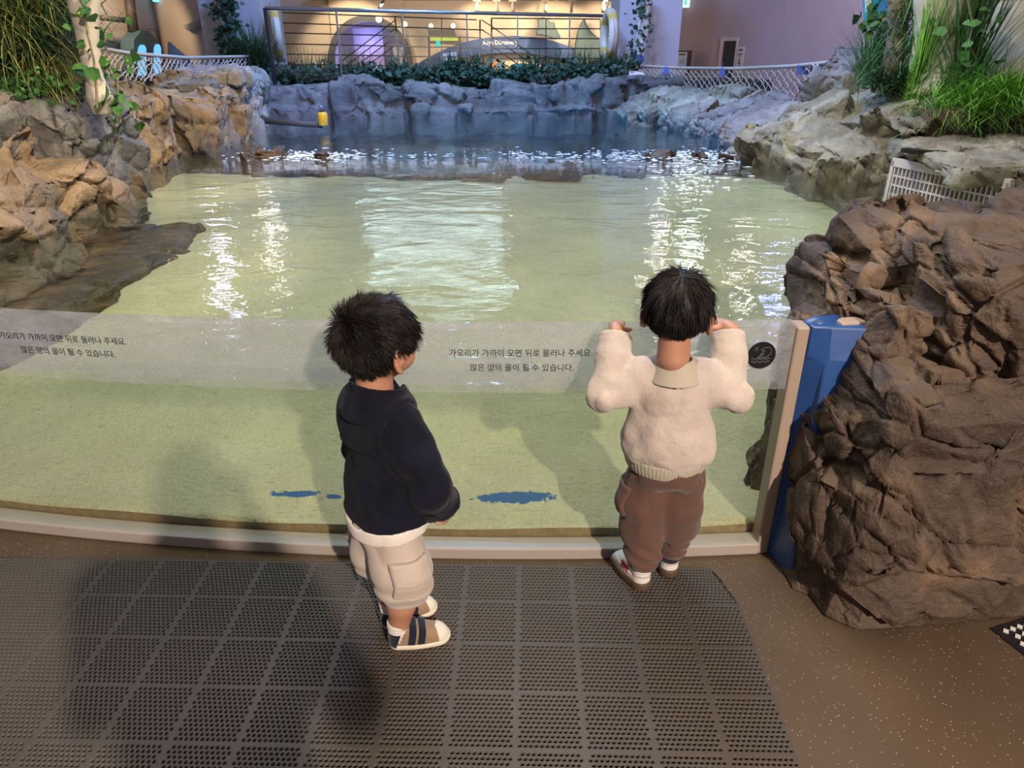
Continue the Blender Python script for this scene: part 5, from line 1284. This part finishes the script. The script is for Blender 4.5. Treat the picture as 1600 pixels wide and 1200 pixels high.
def hair(parent, Mx, crown, lift, length, seed, n=7000, fringe=1.0, spiky=0.0, grav=.35, trim=.68):
    r = np.random.default_rng(seed)
    Rm = np.array(Mx.to_3x3(), np.float32); tm = np.array(Mx.translation, np.float32)
    def cap(q):
        l = (q - tm) @ Rm; phi = np.arctan2(l[:, 0], l[:, 1])
        return np.maximum(d_ell(l, SK_C, SK_R + .0075) + .0018 * vnoise(l, 160, 3), (hairline(phi) - l[:, 2]) * .8)
    base = field_obj('hair', cap, tm - .11, tm + .11, .0032, M['hair'], parent, 1)
    u = r.normal(size=(n * 3, 3)); u /= np.linalg.norm(u, axis=1, keepdims=True)
    root = SK_C + u * (SK_R + .006); phi = np.arctan2(root[:, 0], root[:, 1])
    k = root[:, 2] > hairline(phi) + .002; root = root[k][:n]; u = u[k][:n]; m = len(root)
    nrm = u / SK_R; nrm /= np.linalg.norm(nrm, axis=1, keepdims=True)
    cr = np.array(crown) / np.linalg.norm(crown)
    away = u - cr; away -= nrm * (away * nrm).sum(1, keepdims=True); away /= np.maximum(np.linalg.norm(away, axis=1, keepdims=True), 1e-4)
    dist = np.arccos(np.clip(u @ cr, -1, 1))
    clump = np.stack([vnoise(root.astype(np.float32), 55, 7 + q) for q in range(3)], 1)
    lf = lift + spiky * np.exp(-(dist / .75) ** 2)
    d = away + nrm * lf[:, None] + clump * .55 + r.normal(size=(m, 3)) * .10
    d /= np.linalg.norm(d, axis=1, keepdims=True)
    front = np.clip(1 - np.abs(np.arctan2(root[:, 0], root[:, 1])) / .9, 0, 1)
    L = length * r.uniform(.65, 1.15, m) * (1 + fringe * .25 * front)
    nape = np.clip((.020 - root[:, 2]) / .06, 0, 1); L = L * (1 - trim * nape)
    seg = 5; P = [root.copy()]; p = root.copy()
    for s in range(seg):
        p = p + d * (L / seg)[:, None]
        q = (p - SK_C) / (SK_R + .005); ql = np.linalg.norm(q, axis=1); ins = ql < 1
        p[ins] = SK_C + (q[ins] / ql[ins, None]) * (SK_R + .005)
        P.append(p.copy()); d = d + np.array((0, 0, -1)) * grav * (.6 + .8 * (1 - np.exp(-dist)))[:, None] / seg * 1.6 + r.normal(size=(m, 3)) * .03
        d /= np.linalg.norm(d, axis=1, keepdims=True)
    P = np.stack(P, 1)                                   # m, seg+1, 3
    t = P[:, -1] - P[:, 0]; t /= np.maximum(np.linalg.norm(t, axis=1, keepdims=True), 1e-6)
    a = np.cross(t, nrm); a /= np.maximum(np.linalg.norm(a, axis=1, keepdims=True), 1e-6); b = np.cross(t, a)
    rad = .00115 * (1 - (np.arange(seg + 1) / seg) ** 1.5 * .85)
    V = np.zeros((m, seg + 1, 3, 3), np.float32)
    for k in range(3):
        q = 2 * PI * k / 3; V[:, :, k] = P + (a * math.cos(q) + b * math.sin(q))[:, None] * rad[None, :, None]
    V = V.reshape(-1, 3) @ Rm.T + tm
    i = np.arange(m)[:, None, None] * (seg + 1) * 3; s = np.arange(seg)[None, :, None] * 3; k = np.arange(3)[None, None]
    k1 = (k + 1) % 3
    Fq = np.stack([i + s + k, i + s + k1, i + s + 3 + k1, i + s + 3 + k], -1).reshape(-1, 4)
    np_mesh('hair_strands', V, Fq, M['hair'], base)
    return base
def shell(base, th, cuts):                        # thin cloth shell of a field; cuts: functions, removed where negative
    def f(q):
        d = base(q); d = np.maximum(d, -(d + th))
        for c in cuts: d = np.maximum(d, c(q))
        return d
    return f
def wrinkle(q, amp, sc, seed, st=(1, 1, 1)):
    p = (q * np.asarray(st, np.float32)).astype(np.float32); n = vnoise(p, sc, seed)
    return amp * (1 - 2 * np.abs(n)) * .6 + amp * .5 * vnoise(p, sc * 2.3, seed + 1)
def open_end(p, d, R):                            # cut a sleeve end: region beyond p along d, within R of p
    p = np.array(p, np.float32); d = np.array(Vector(d).normalized(), np.float32)
    return lambda q: -np.maximum(-((q - p) @ d), np.linalg.norm(q - p, axis=1) - R)
def below(z): return lambda q: z - q[:, 2]
def above(z): return lambda q: q[:, 2] - z
def local(root, rz, w): return Matrix.Rotation(-rz, 4, 'Z') @ (Vector(w) - Vector(root))

def shoe_fields():
    def foot2(q, gx, gy0, gy1):                   # footprint distance: capsule-like sole outline, toe at +y
        t = np.clip((q[:, 1] - gy0) / (gy1 - gy0), 0, 1); c = gy0 + (gy1 - gy0) * t
        r = gx * (.82 + .18 * np.sin(np.clip(t * 1.3, 0, 1) * PI * .5) + .06 * np.sin(t * PI))
        return np.sqrt(q[:, 0] ** 2 + (q[:, 1] - c) ** 2) - r
    return foot2
foot2 = shoe_fields()
def upper_f(q, hi=.062):
    t = np.clip((q[:, 1] + .055) / .155, 0, 1)
    top = hi * (1 - .56 * np.clip((t - .38) / .62, 0, 1) ** 1.0) - .004 * (t > 2)
    d2 = foot2(q, .0315 - .004 * np.clip(q[:, 2] / hi, 0, 1) ** 2, -.030, .068)
    dz = q[:, 2] - top
    return smax(d2, dz, .022)
def smax(a, b, k): return -smin(-a, -b, k)
def xform(fn, Mx):
    R = np.array(Mx.to_3x3(), np.float32); t = np.array(Mx.translation, np.float32)
    return lambda q: fn((q - t) @ R)
def shoe(parent, Mx, style):
    e = bpy.data.objects.new('shoe', None)
    lo = np.array((-.06, -.085, -.004), np.float32); hi = np.array((.06, .125, .10), np.float32); h = .0024
    clipz = lambda z0, z1: (lambda q: np.maximum(z0 - q[:, 2], q[:, 2] - z1))
    if style == 'tan':
        up = lambda q: np.maximum(upper_f(q), .006 - q[:, 2])
        m = field_obj('shoe', up, lo, hi, h, M['tan_suede'], parent, 1)
        sole = lambda q: smax(foot2(q, .0345, -.030, .069), np.maximum(q[:, 2] - .0145, -q[:, 2]), .004)
        field_obj('sole', sole, lo, hi, h, M['rubber_white'], m, 1)
        toe = lambda q: np.maximum(np.maximum(upper_f(q) - .0018, .008 - q[:, 2]), .062 + .25 * np.abs(q[:, 0]) - q[:, 1])
        field_obj('toe_cap', toe, lo, hi, h, M['rubber_white'], m, 1)
        hc = lambda q: np.maximum(np.maximum(upper_f(q) - .0046, -(upper_f(q) + .003)), np.maximum(np.maximum(.008 - q[:, 2], q[:, 2] - .056), q[:, 1] + .036 + (q[:, 2] - .02) * -.35))
        field_obj('heel_counter', hc, lo, hi, h, M['navy_plain'], m, 1)
        for y0 in (.004, .029):
            sp = lambda q, y0=y0: np.maximum(np.maximum(upper_f(q) - .0038, -(upper_f(q) + .001)), np.maximum(np.abs(q[:, 1] - y0 + .18 * (.045 - q[:, 2])) - .0095, .017 + .0 * q[:, 0] - q[:, 2]))
            field_obj('strap', sp, lo, hi, .002, M['navy_plain'], m, 1)
    else:
        up = lambda q: np.maximum(upper_f(q, .072), .016 - q[:, 2])
        m = field_obj('shoe', up, lo, hi, h, M['shoe_white'], parent, 1)
        sole = lambda q: smax(foot2(q, .0375, -.031, .069), np.maximum(q[:, 2] - .0235, -q[:, 2]), .005)
        field_obj('sole', sole, lo, hi, h, M['gum'], m, 1)
        mid = lambda q: np.maximum(np.maximum(upper_f(q, .072) - .0025, np.abs(q[:, 2] - .033) - .010), -(upper_f(q, .072) + .004))
        field_obj('midsole_wrap', mid, lo, hi, h, M['white'], m, 1)
        hp = lambda q: np.maximum(np.maximum(upper_f(q, .072) - .003, -(upper_f(q, .072) + .003)), np.maximum(np.abs(q[:, 2] - .049) - .008, q[:, 1] + .030))
        field_obj('heel_patch', hp, lo, hi, .002, M['shoe_cream'], m, 1)
        for y0 in (-.002, .011, .022):
            sp = lambda q, y0=y0: np.maximum(np.maximum(upper_f(q, .072) - .0030, -(upper_f(q, .072) + .002)), np.maximum(np.abs(q[:, 1] - y0 - .25 * (q[:, 2] - .04)) - .0042, np.abs(q[:, 2] - .043) - .0125))
            o = field_obj('red_stripe', sp, lo, hi, .0018, M['red'], m, 1)
    m.matrix_local = Mx
    bpy.data.objects.remove(e)
    return m

def kid(name, label, root, rz, head_w, hyaw, hpitch, arms, ankles, lean, build):
    """root on the floor; arms: per side (elbow, wrist, finger dir, back-of-hand dir, curl) in local space; ankles local"""
    B = Field(.05); hc = local(root, rz, head_w)
    MH = Matrix.Translation(hc) @ Matrix.Rotation(hyaw, 4, 'Z') @ Matrix.Rotation(hpitch, 4, 'X') @ Matrix.Scale(1.03, 4)
    MHr = Matrix.Translation(hc) @ Matrix.Rotation(hyaw, 4, 'Z') @ Matrix.Rotation(hpitch, 4, 'X')
    B.merge(head_field().xf(MHr))
    nb = Vector((lean.x, lean.y, .655))
    B.cone(hc + Vector((0, -.015, -.10)), nb, .037, .039, .012)
    B.ell((lean.x, lean.y, .585), (.082, .062, .085), None, .03).ell((lean.x * .6, lean.y * .6 + .012, .48), (.074, .066, .085), None, .03)
    B.ell((0, 0, .395), (.074, .064, .062), None, .03)
    B.cone((lean.x - .075, lean.y, .642), (lean.x + .075, lean.y, .642), .036, .036, .02)
    for s, (el, wr, fd, bd_, curl, th) in zip((-1, 1), arms):
        sh_ = Vector((lean.x + s * .082, lean.y, .640))
        B.chain([sh_, Vector(el), Vector(wr)], [.034, .027, .018], .012)
        Hm = frame(wr, fd, bd_); H = hand_field(-s if True else s, curl, .12, *([th] if th else []))
        B.merge(H.xf(Hm))
    for s, (ak, kn) in zip((-1, 1), ankles):
        B.chain([Vector((s * .046, 0, .36)), Vector(kn), Vector(ak) + (Vector(kn) - Vector(ak)) * .55, Vector(ak)], [.056, .040, .036, .0235], .012)
        B.cone(Vector(ak), Vector(ak) + Vector((0, 0, -.02)), .0235, .023, .008)
    lo, hi = B.bounds(); lo -= .02; hi += .02
    body = field_obj(name, B, lo, hi, .0026, M['skin'], None, 1)
    body.location = root; body.rotation_euler = (0, 0, rz); tag(body, label, 'person')
    for s in (-1, 1):
        mb = MB(); mb.lathe([(.002, -.0088), (.006, -.0066), (.0086, -.0025), (.0086, .0025), (.006, .0066), (.002, .0088)], (0, 0, 0), 14)
        o = mb.build('eye', M['black'], body, True); o.matrix_local = MHr @ Matrix.Translation((s * .0265, .0655, -.010))
    mb = MB(); mb.tube([(-.013, .0755, -.0485), (-.006, .080, -.0465), (0, .0812, -.0475), (.006, .080, -.0465), (.013, .0755, -.0485)], [.0015, .0032, .0034, .0032, .0015], 8)
    mb.tube([(-.011, .0755, -.0500), (0, .0800, -.0530), (.011, .0755, -.0500)], [.0015, .0040, .0015], 8)
    o = mb.build('lips', M['lip'], body, True); o.matrix_local = MHr
    return body, MHr, hc, B

# ---------------------------------------------------------------- child in navy jacket
ra, la = atz(623, 985, .055), atz(610, 953, .055)
root1 = Vector(((ra.x + la.x) / 2, (ra.y + la.y) / 2, .0125)); h1 = math.radians(42); rz1 = h1 - PI / 2
head1 = atz(591, 534, .840)
L1 = lambda w: local(root1, rz1, w)
arms1 = [((-.130, .030, .500), (-.060, .108, .425), (.75, .45, -.45), (.2, .75, .6), (.45, .6, .5), None),
         ((.132, .040, .505), (.098, .112, .408), (-.30, .25, -.90), (.60, .75, .05), (.55, .8, .6), ((.0185, .010, -.003), (.028, .024, -.009), (.026, .038, -.014)))]
lr, rr_ = L1(la), L1(ra)
ank1 = [(lr, (lr.x * .6 - .028, lr.y * .5 + .012, .20)), (rr_, (rr_.x * .6 + .028, rr_.y * .5 + .012, .20))]
hl = L1(head1); lean1 = Vector((hl.x * .7, hl.y * .7 + .0, 0))
p1, MH1, hc1, _ = kid('person', 'small child in a navy jacket and pale shorts, standing with head turned right', root1, rz1, head1, math.radians(10), math.radians(-4), arms1, ank1, lean1, None)
hair(p1, MH1, (-.25, -.80, .42), .22, .038, 3, 8500, .6, .5, .38, .35)
lx, ly = lean1.x, lean1.y
JK = Field(.06)
JK.ell((lx, ly, .600), (.102, .082, .100), None, .03).ell((lx * .8, ly * .8 + .010, .50), (.113, .098, .115), None, .04).ell((lx * .5, ly * .5 + .006, .42), (.119, .105, .13), None, .04)
JK.cone((lx - .066, ly, .655), (lx + .066, ly, .655), .054, .054, .03)
cuffs1 = []
for s, (el, wr, fd, bd_, curl, th) in zip((-1, 1), arms1):
    e_, w_ = Vector(el), Vector(wr); JK.chain([Vector((lx + s * .085, ly, .632)), e_ + Vector((s * .004, 0, 0)), e_.lerp(w_, .75), e_.lerp(w_, 1.05)], [.058, .050, .042, .040], .018)
    cuffs1.append((e_.lerp(w_, .80), w_ - e_))
JT = Field(.06); JT.p = JK.p[:4]
def jk(q): return JK(q) + wrinkle(q, .0110, 12, 4, (1, 1, .65)) * np.clip((.70 - q[:, 2]) / .06, 0, 1) + .0012 * vnoise(q, 60, 6)
neck1 = lambda q: -(np.sqrt((q[:, 0] - lx) ** 2 + (q[:, 1] - ly + .008) ** 2) - .050)
def cut_hem(q): return .392 - q[:, 2] + .05 * (q[:, 1])
lo, hi = JK.bounds()
jacket = field_obj('jacket', shell(jk, .009, [cut_hem, neck1] + [open_end(c, d, .085) for c, d in cuffs1]), lo - .02, hi + .02, .0040, M['navy'], p1, 1)
field_obj('waistband', lambda q: np.maximum(np.maximum(np.maximum(jk(q) - .0035, -(jk(q) + .010)), JT(q) - .030), np.maximum(cut_hem(q) + .004, q[:, 2] - .432 - .05 * q[:, 1])), lo - .02, hi + .02, .0040, M['navy'], jacket, 1)
def collar(q):
    r = np.sqrt((q[:, 0] - lx) ** 2 + ((q[:, 1] - ly + .006)) ** 2)
    flap = np.maximum(np.maximum(JK(q) - .0105, -(JK(q) - .002)), np.maximum(r - .094 - .012 * np.clip(-(q[:, 1] - ly) / .06, -1, 1), .046 - r))
    stand = np.maximum(np.abs(r - .0545 - np.maximum(.728 - q[:, 2], 0) * .45) - .0050, np.maximum(.668 - q[:, 2], q[:, 2] - .732 + (q[:, 1] - ly) * .25))
    return np.maximum(smin(flap, stand, .010), -(np.maximum(.045 - (q[:, 1] - ly), np.abs(q[:, 0] - lx) - .020)))
field_obj('collar', collar, (lx - .13, ly - .13, .60), (lx + .13, ly + .13, .77), .0036, M['navy'], jacket, 1)
# cuff turn-ups
for c, d in cuffs1:
    c_ = np.array(c - d.normalized() * .004, np.float32); dn = np.array(d.normalized(), np.float32)
    field_obj('cuff', lambda q: np.maximum(np.maximum(jk(q) - .003, -(jk(q) + .004)), np.maximum(np.abs((q - c_) @ dn) - .011, np.linalg.norm(q - c_, axis=1) - .060)), c_ - .075, c_ + .075, .0036, M['navy'], jacket, 1)
SW = Field(.06); SW.ell((lx * .45, ly * .4 + .005, .430), (.106, .092, .10), None, .02).ell((lx * .35, ly * .35 + .004, .37), (.113, .098, .09), None, .03)
field_obj('shirt_hem', shell(lambda q: SW(q) + wrinkle(q, .003, 14, 8, (1, 1, .5)), .007, [lambda q: .362 - q[:, 2] + .10 * q[:, 1] - .12 * q[:, 0] * 0, above(.44), lambda q: np.where(cut_hem(q) < -.004, jk(q) + .004, -1.0)]), SW.bounds()[0] - .02, SW.bounds()[1] + .02, .0036, M['shirt_white'], p1, 1)
SH = Field(.06); SH.ell((lx * .2, .002, .375), (.095, .085, .075), None, .02)
for s, (ak, kn) in zip((-1, 1), ank1):
    kv = Vector(kn); SH.chain([Vector((s * .036, 0, .335)), Vector((s * .046 + kv.x * .12, kv.y * .4, .25)), Vector((kv.x, kv.y, .200)), Vector((kv.x, kv.y - .002, .168))], [.070, .073, .067, .052], .02)
def shf(q): return SH(q) + wrinkle(q, .0075, 13, 15, (1, 1, .7)) + .004 * np.sin(q[:, 2] * 120) * np.exp(-((q[:, 2] - .195) / .03) ** 2)
lo, hi = SH.bounds()
shorts = field_obj('shorts', shell(shf, .008, [below(.160), above(.43), lambda q: np.where(q[:, 2] > .366 + .10 * q[:, 1], SW(q) + .004, -1.0)]), lo - .02, hi + .02, .0038, M['shorts'], p1, 1)
for s in (-1, 1):
    k = Vector(ank1[0 if s < 0 else 1][1]); cx, cy = k.x, k.y
    pk = lambda q, a=.009, z0=.212, z1=.300, s=s, cx=cx, cy=cy: np.maximum(np.maximum(shf(q) - a, -(shf(q) - .001)), np.maximum(np.maximum(z0 - q[:, 2], q[:, 2] - z1), np.maximum(np.abs((q[:, 1] - cy * .5) + .012) - .046, -s * (q[:, 0] - cx) - .004)))
    field_obj('cargo_pocket', pk, lo - .02, hi + .02, .0034, M['shorts'], shorts, 1)
    field_obj('pocket_flap', lambda q: np.maximum(pk(q, .014, .252, .312), 0 * q[:, 0] - 1), lo - .02, hi + .02, .0034, M['shorts'], shorts, 1)
fw = [(la, math.radians(30)), (ra, math.radians(12))]
for (w_, hd), (ak, kn) in zip(fw, ank1):
    ak = Vector(ak); yaw = hd - h1
    Mx = Matrix.Translation((ak.x, ak.y, 0)) @ Matrix.Rotation(yaw, 4, 'Z') @ Matrix.Translation((0, .030, 0))
    shoe(p1, Mx, 'tan')
    S_ = Field(.04); S_.cone(ak + Vector((0, 0, .045)), ak + Vector((0, 0, -.03)), .0300, .0245, .01)
    field_obj('sock', lambda q: np.maximum(S_(q) + .0012 * np.sin(q[:, 2] * 700) , q[:, 2] - ak.z - .035), S_.bounds()[0] - .01, S_.bounds()[1] + .01, .0024, M['sock'], p1, 1)

# ---------------------------------------------------------------- child in cream sweater
la2, ra2 = atz(1002, 892, .062), atz(1046, 872, .062)
root2 = Vector(((ra2.x + la2.x) / 2, (ra2.y + la2.y) / 2, .0125)); h2 = math.radians(86); rz2 = h2 - PI / 2
head2 = atz(1060, 484, .845)
L2_ = lambda w: local(root2, rz2, w)
wl_, wr_ = L2_((.270, 1.700, .762)), L2_((.560, 1.706, .764))
arms2 = [((wl_.x - .018, wl_.y - .110, .622), wl_, (.10, 1, -.04), (0, .1, 1), (.45, .9, .7), None),
         ((wr_.x + .004, wr_.y - .110, .622), wr_, (-.45, .9, .05), (.05, .1, 1), (.55, .95, .7), ((.0185, .008, -.002), (.034, .014, -.004), (.048, .018, -.006)))]
lr, rr_ = L2_(la2), L2_(ra2)
ank2 = [(lr, (lr.x * .7 - .022, lr.y * .5 + .012, .20)), (rr_, (rr_.x * .7 + .022, rr_.y * .5 + .012, .20))]
hl = L2_(head2); lean2 = Vector((hl.x * .75, hl.y * .75, 0))
p2, MH2, hc2, _ = kid('person', 'small child in a cream sweater and brown trousers, both hands on the window edge', root2, rz2, head2, math.radians(-16), math.radians(-6), arms2, ank2, lean2, None)
hair(p2, MH2, (.05, -.30, .95), .05, .048, 5, 8000, .5, .12, .55)
lx2, ly2 = lean2.x, lean2.y
SWT = Field(.06)
SWT.ell((lx2, ly2, .600), (.104, .080, .100), None, .03).ell((lx2 * .8, ly2 * .8 + .008, .50), (.118, .098, .12), None, .04).ell((lx2 * .5, ly2 * .5 + .004, .455), (.122, .105, .075), None, .04)
SWT.cone((lx2 - .074, ly2, .650), (lx2 + .074, ly2, .650), .054, .054, .03)
cuffs2 = []
for s, (el, wr, fd, bd_, curl, th) in zip((-1, 1), arms2):
    e_, w_ = Vector(el), Vector(wr); SWT.chain([Vector((lx2 + s * .085, ly2, .630)), e_ + Vector((s * .006, -.004, -.012)), e_.lerp(w_, .55), e_.lerp(w_, .85), e_.lerp(w_, 1.05)], [.058, .042, .042, .039, .038], .02)
    cuffs2.append((e_.lerp(w_, .90), w_ - e_))
def sw(q): return SWT(q) + wrinkle(q, .0120, 13, 21, (1, 1, .8)) * np.clip((.69 - q[:, 2]) / .05, 0, 1) + .0010 * vnoise(q, 120, 6)
neck2 = lambda q: -(np.sqrt((q[:, 0] - lx2) ** 2 + (q[:, 1] - ly2 + .010) ** 2) - .052 + .0 * q[:, 2])
hem2 = lambda q: .420 - q[:, 2] + .06 * q[:, 1]
lo, hi = SWT.bounds()
sweater = field_obj('sweater', shell(sw, .009, [hem2, neck2] + [open_end(c, d, .085) for c, d in cuffs2]), lo - .02, hi + .02, .0040, M['fleece'], p2, 1)
HM = Field(.06); HM.ell((lx2 * .4, .004, .430), (.112, .099, .10), None, .02)
field_obj('hem_ribbing', shell(lambda q: HM(q) + .0015 * np.sin(np.arctan2(q[:, 0], q[:, 1]) * 60), .008, [lambda q: .392 - q[:, 2] + .06 * q[:, 1], lambda q: q[:, 2] - .438 - .06 * q[:, 1]]), HM.bounds()[0] - .02, HM.bounds()[1] + .02, .0034, M['rib'], sweater, 1)
def nrib(q):
    r = np.sqrt((q[:, 0] - lx2) ** 2 + (q[:, 1] - ly2 + .010) ** 2); zc = .688 + .30 * (q[:, 1] - ly2)*0 
    return np.maximum(np.abs(r - .049 - (.700 - q[:, 2]) * .55) - .0048, np.maximum(.658 - q[:, 2], q[:, 2] - .712))
field_obj('neck_ribbing', nrib, (lx2 - .10, ly2 - .10, .64), (lx2 + .10, ly2 + .10, .73), .0030, M['rib'], sweater, 1)
PT = Field(.06); PT.ell((0, .002, .385), (.104, .092, .070), None, .02).ell((0, .004, .430), (.107, .094, .06), None, .02)
for s, (ak, kn) in zip((-1, 1), ank2):
    kv, av = Vector(kn), Vector(ak)
    PT.chain([Vector((s * .046, 0, .345)), Vector((s * .050 + kv.x * .1, kv.y * .3, .26)), Vector((kv.x, kv.y, .18)), Vector((av.x, av.y, .115)), Vector((av.x, av.y, .070))], [.066, .064, .062, .052, .037], .016)
def ptf(q): return PT(q) + wrinkle(q, .0120, 12, 33, (1, 1, .8)) * np.clip((q[:, 2] - .075) / .03, .2, 1) + .0035 * np.sin(q[:, 2] * 150 + 2 * q[:, 0] * 30) * np.exp(-((q[:, 2] - .125) / .035) ** 2)
lo, hi = PT.bounds()
pants = field_obj('trousers', shell(ptf, .008, [below(.072), above(.43)]), lo - .02, hi + .02, .0038, M['pants'], p2, 1)
k = Vector(ank2[0][1])
pk = lambda q: np.maximum(np.maximum(ptf(q) - .012, -(ptf(q) - .001)), np.maximum(np.maximum(.245 - q[:, 2], q[:, 2] - .335), np.maximum(np.abs(q[:, 1]) - .045, q[:, 0] - k.x + .018)))
field_obj('side_pocket', pk, lo - .03, hi + .02, .0036, M['pants'], pants, 1)
mb = MB(); st_ = L2_(atz(1088, 742, .40)); mb.tube([st_ + Vector((-.025, .0, .02)), st_, st_ + Vector((.012, 0, -.022))], [.008, .007, .009], 8)
mb.build('drawstring_tab', M['pants'], pants, True)
fw = [(la2, math.radians(112)), (ra2, math.radians(94))]
for (w_, hd), (ak, kn) in zip(fw, ank2):
    ak = Vector(ak); yaw = hd - h2
    Mx = Matrix.Translation((ak.x, ak.y, 0)) @ Matrix.Rotation(yaw, 4, 'Z') @ Matrix.Translation((0, .030, 0))
    shoe(p2, Mx, 'white')
    S2 = Field(.04); S2.cone(ak + Vector((0, 0, .03)), ak + Vector((0, 0, -.03)), .0300, .0245, .01)
    field_obj('sock', lambda q: np.maximum(S2(q) + .0012 * np.sin(q[:, 2] * 700), q[:, 2] - ak.z - .025), S2.bounds()[0] - .01, S2.bounds()[1] + .01, .0024, M['navy_plain'] if hd < 1.7 else M['sock'], p2, 1)

# ================================================================ THE PERSON TAKING THE PICTURE (casts the shadow on the mat)
A = Field(.10); px_, py_ = .06, -.34
A.ell((px_, py_ + .05, 1.56), (.075, .095, .115), None, .0).cone((px_, py_ + .03, 1.47), (px_, py_, 1.38), .055, .060, .03)
A.cone((px_ - .16, py_, 1.34), (px_ + .16, py_, 1.34), .07, .07, .04).ell((px_, py_, 1.18), (.18, .12, .24), None, .05).ell((px_, py_, .92), (.17, .12, .16), None, .05)
for s_ in (-1, 1):
    A.chain([(px_ + s_ * .20, py_, 1.34), (px_ + s_ * .24, py_ + .06, 1.10), (s_ * .085, -.075, 1.33)], [.062, .050, .034], .03)
    A.chain([(px_ + s_ * .09, py_, .86), (px_ + s_ * .10, py_ + .02, .48), (px_ + s_ * .11, py_ - .02, .10)], [.095, .062, .045], .03)
    A.cone((px_ + s_ * .11, py_ - .04, .045), (px_ + s_ * .12, py_ + .14, .035), .045, .036, .02)
    A.merge(hand_field(-s_, (.5, .7, .4), .1, sc=1.0).xf(frame((s_ * .085, -.070, 1.335), (-s_ * .12, .25, .9), (s_ * .9, -.4, .1))))
lo, hi = A.bounds(); lo[2] = .0
ph = field_obj('person', lambda q: np.maximum(A(q), .003 - q[:, 2]), lo - .03, hi + .03, .009, M['navy_plain'], None, 1)
tag(ph, 'grown visitor holding up a phone, out of the picture, casting the shadow on the mat', 'person')
mb = MB(); mb.box((0, 0, 0), (.155, .008, .075)); o = mb.build('phone', M['black'], None, False, .003); o.location = (0, -.028, 1.392); o.rotation_euler = (-PITCH, 0, 0)
tag(o, 'black phone held up by the grown visitor', 'phone')
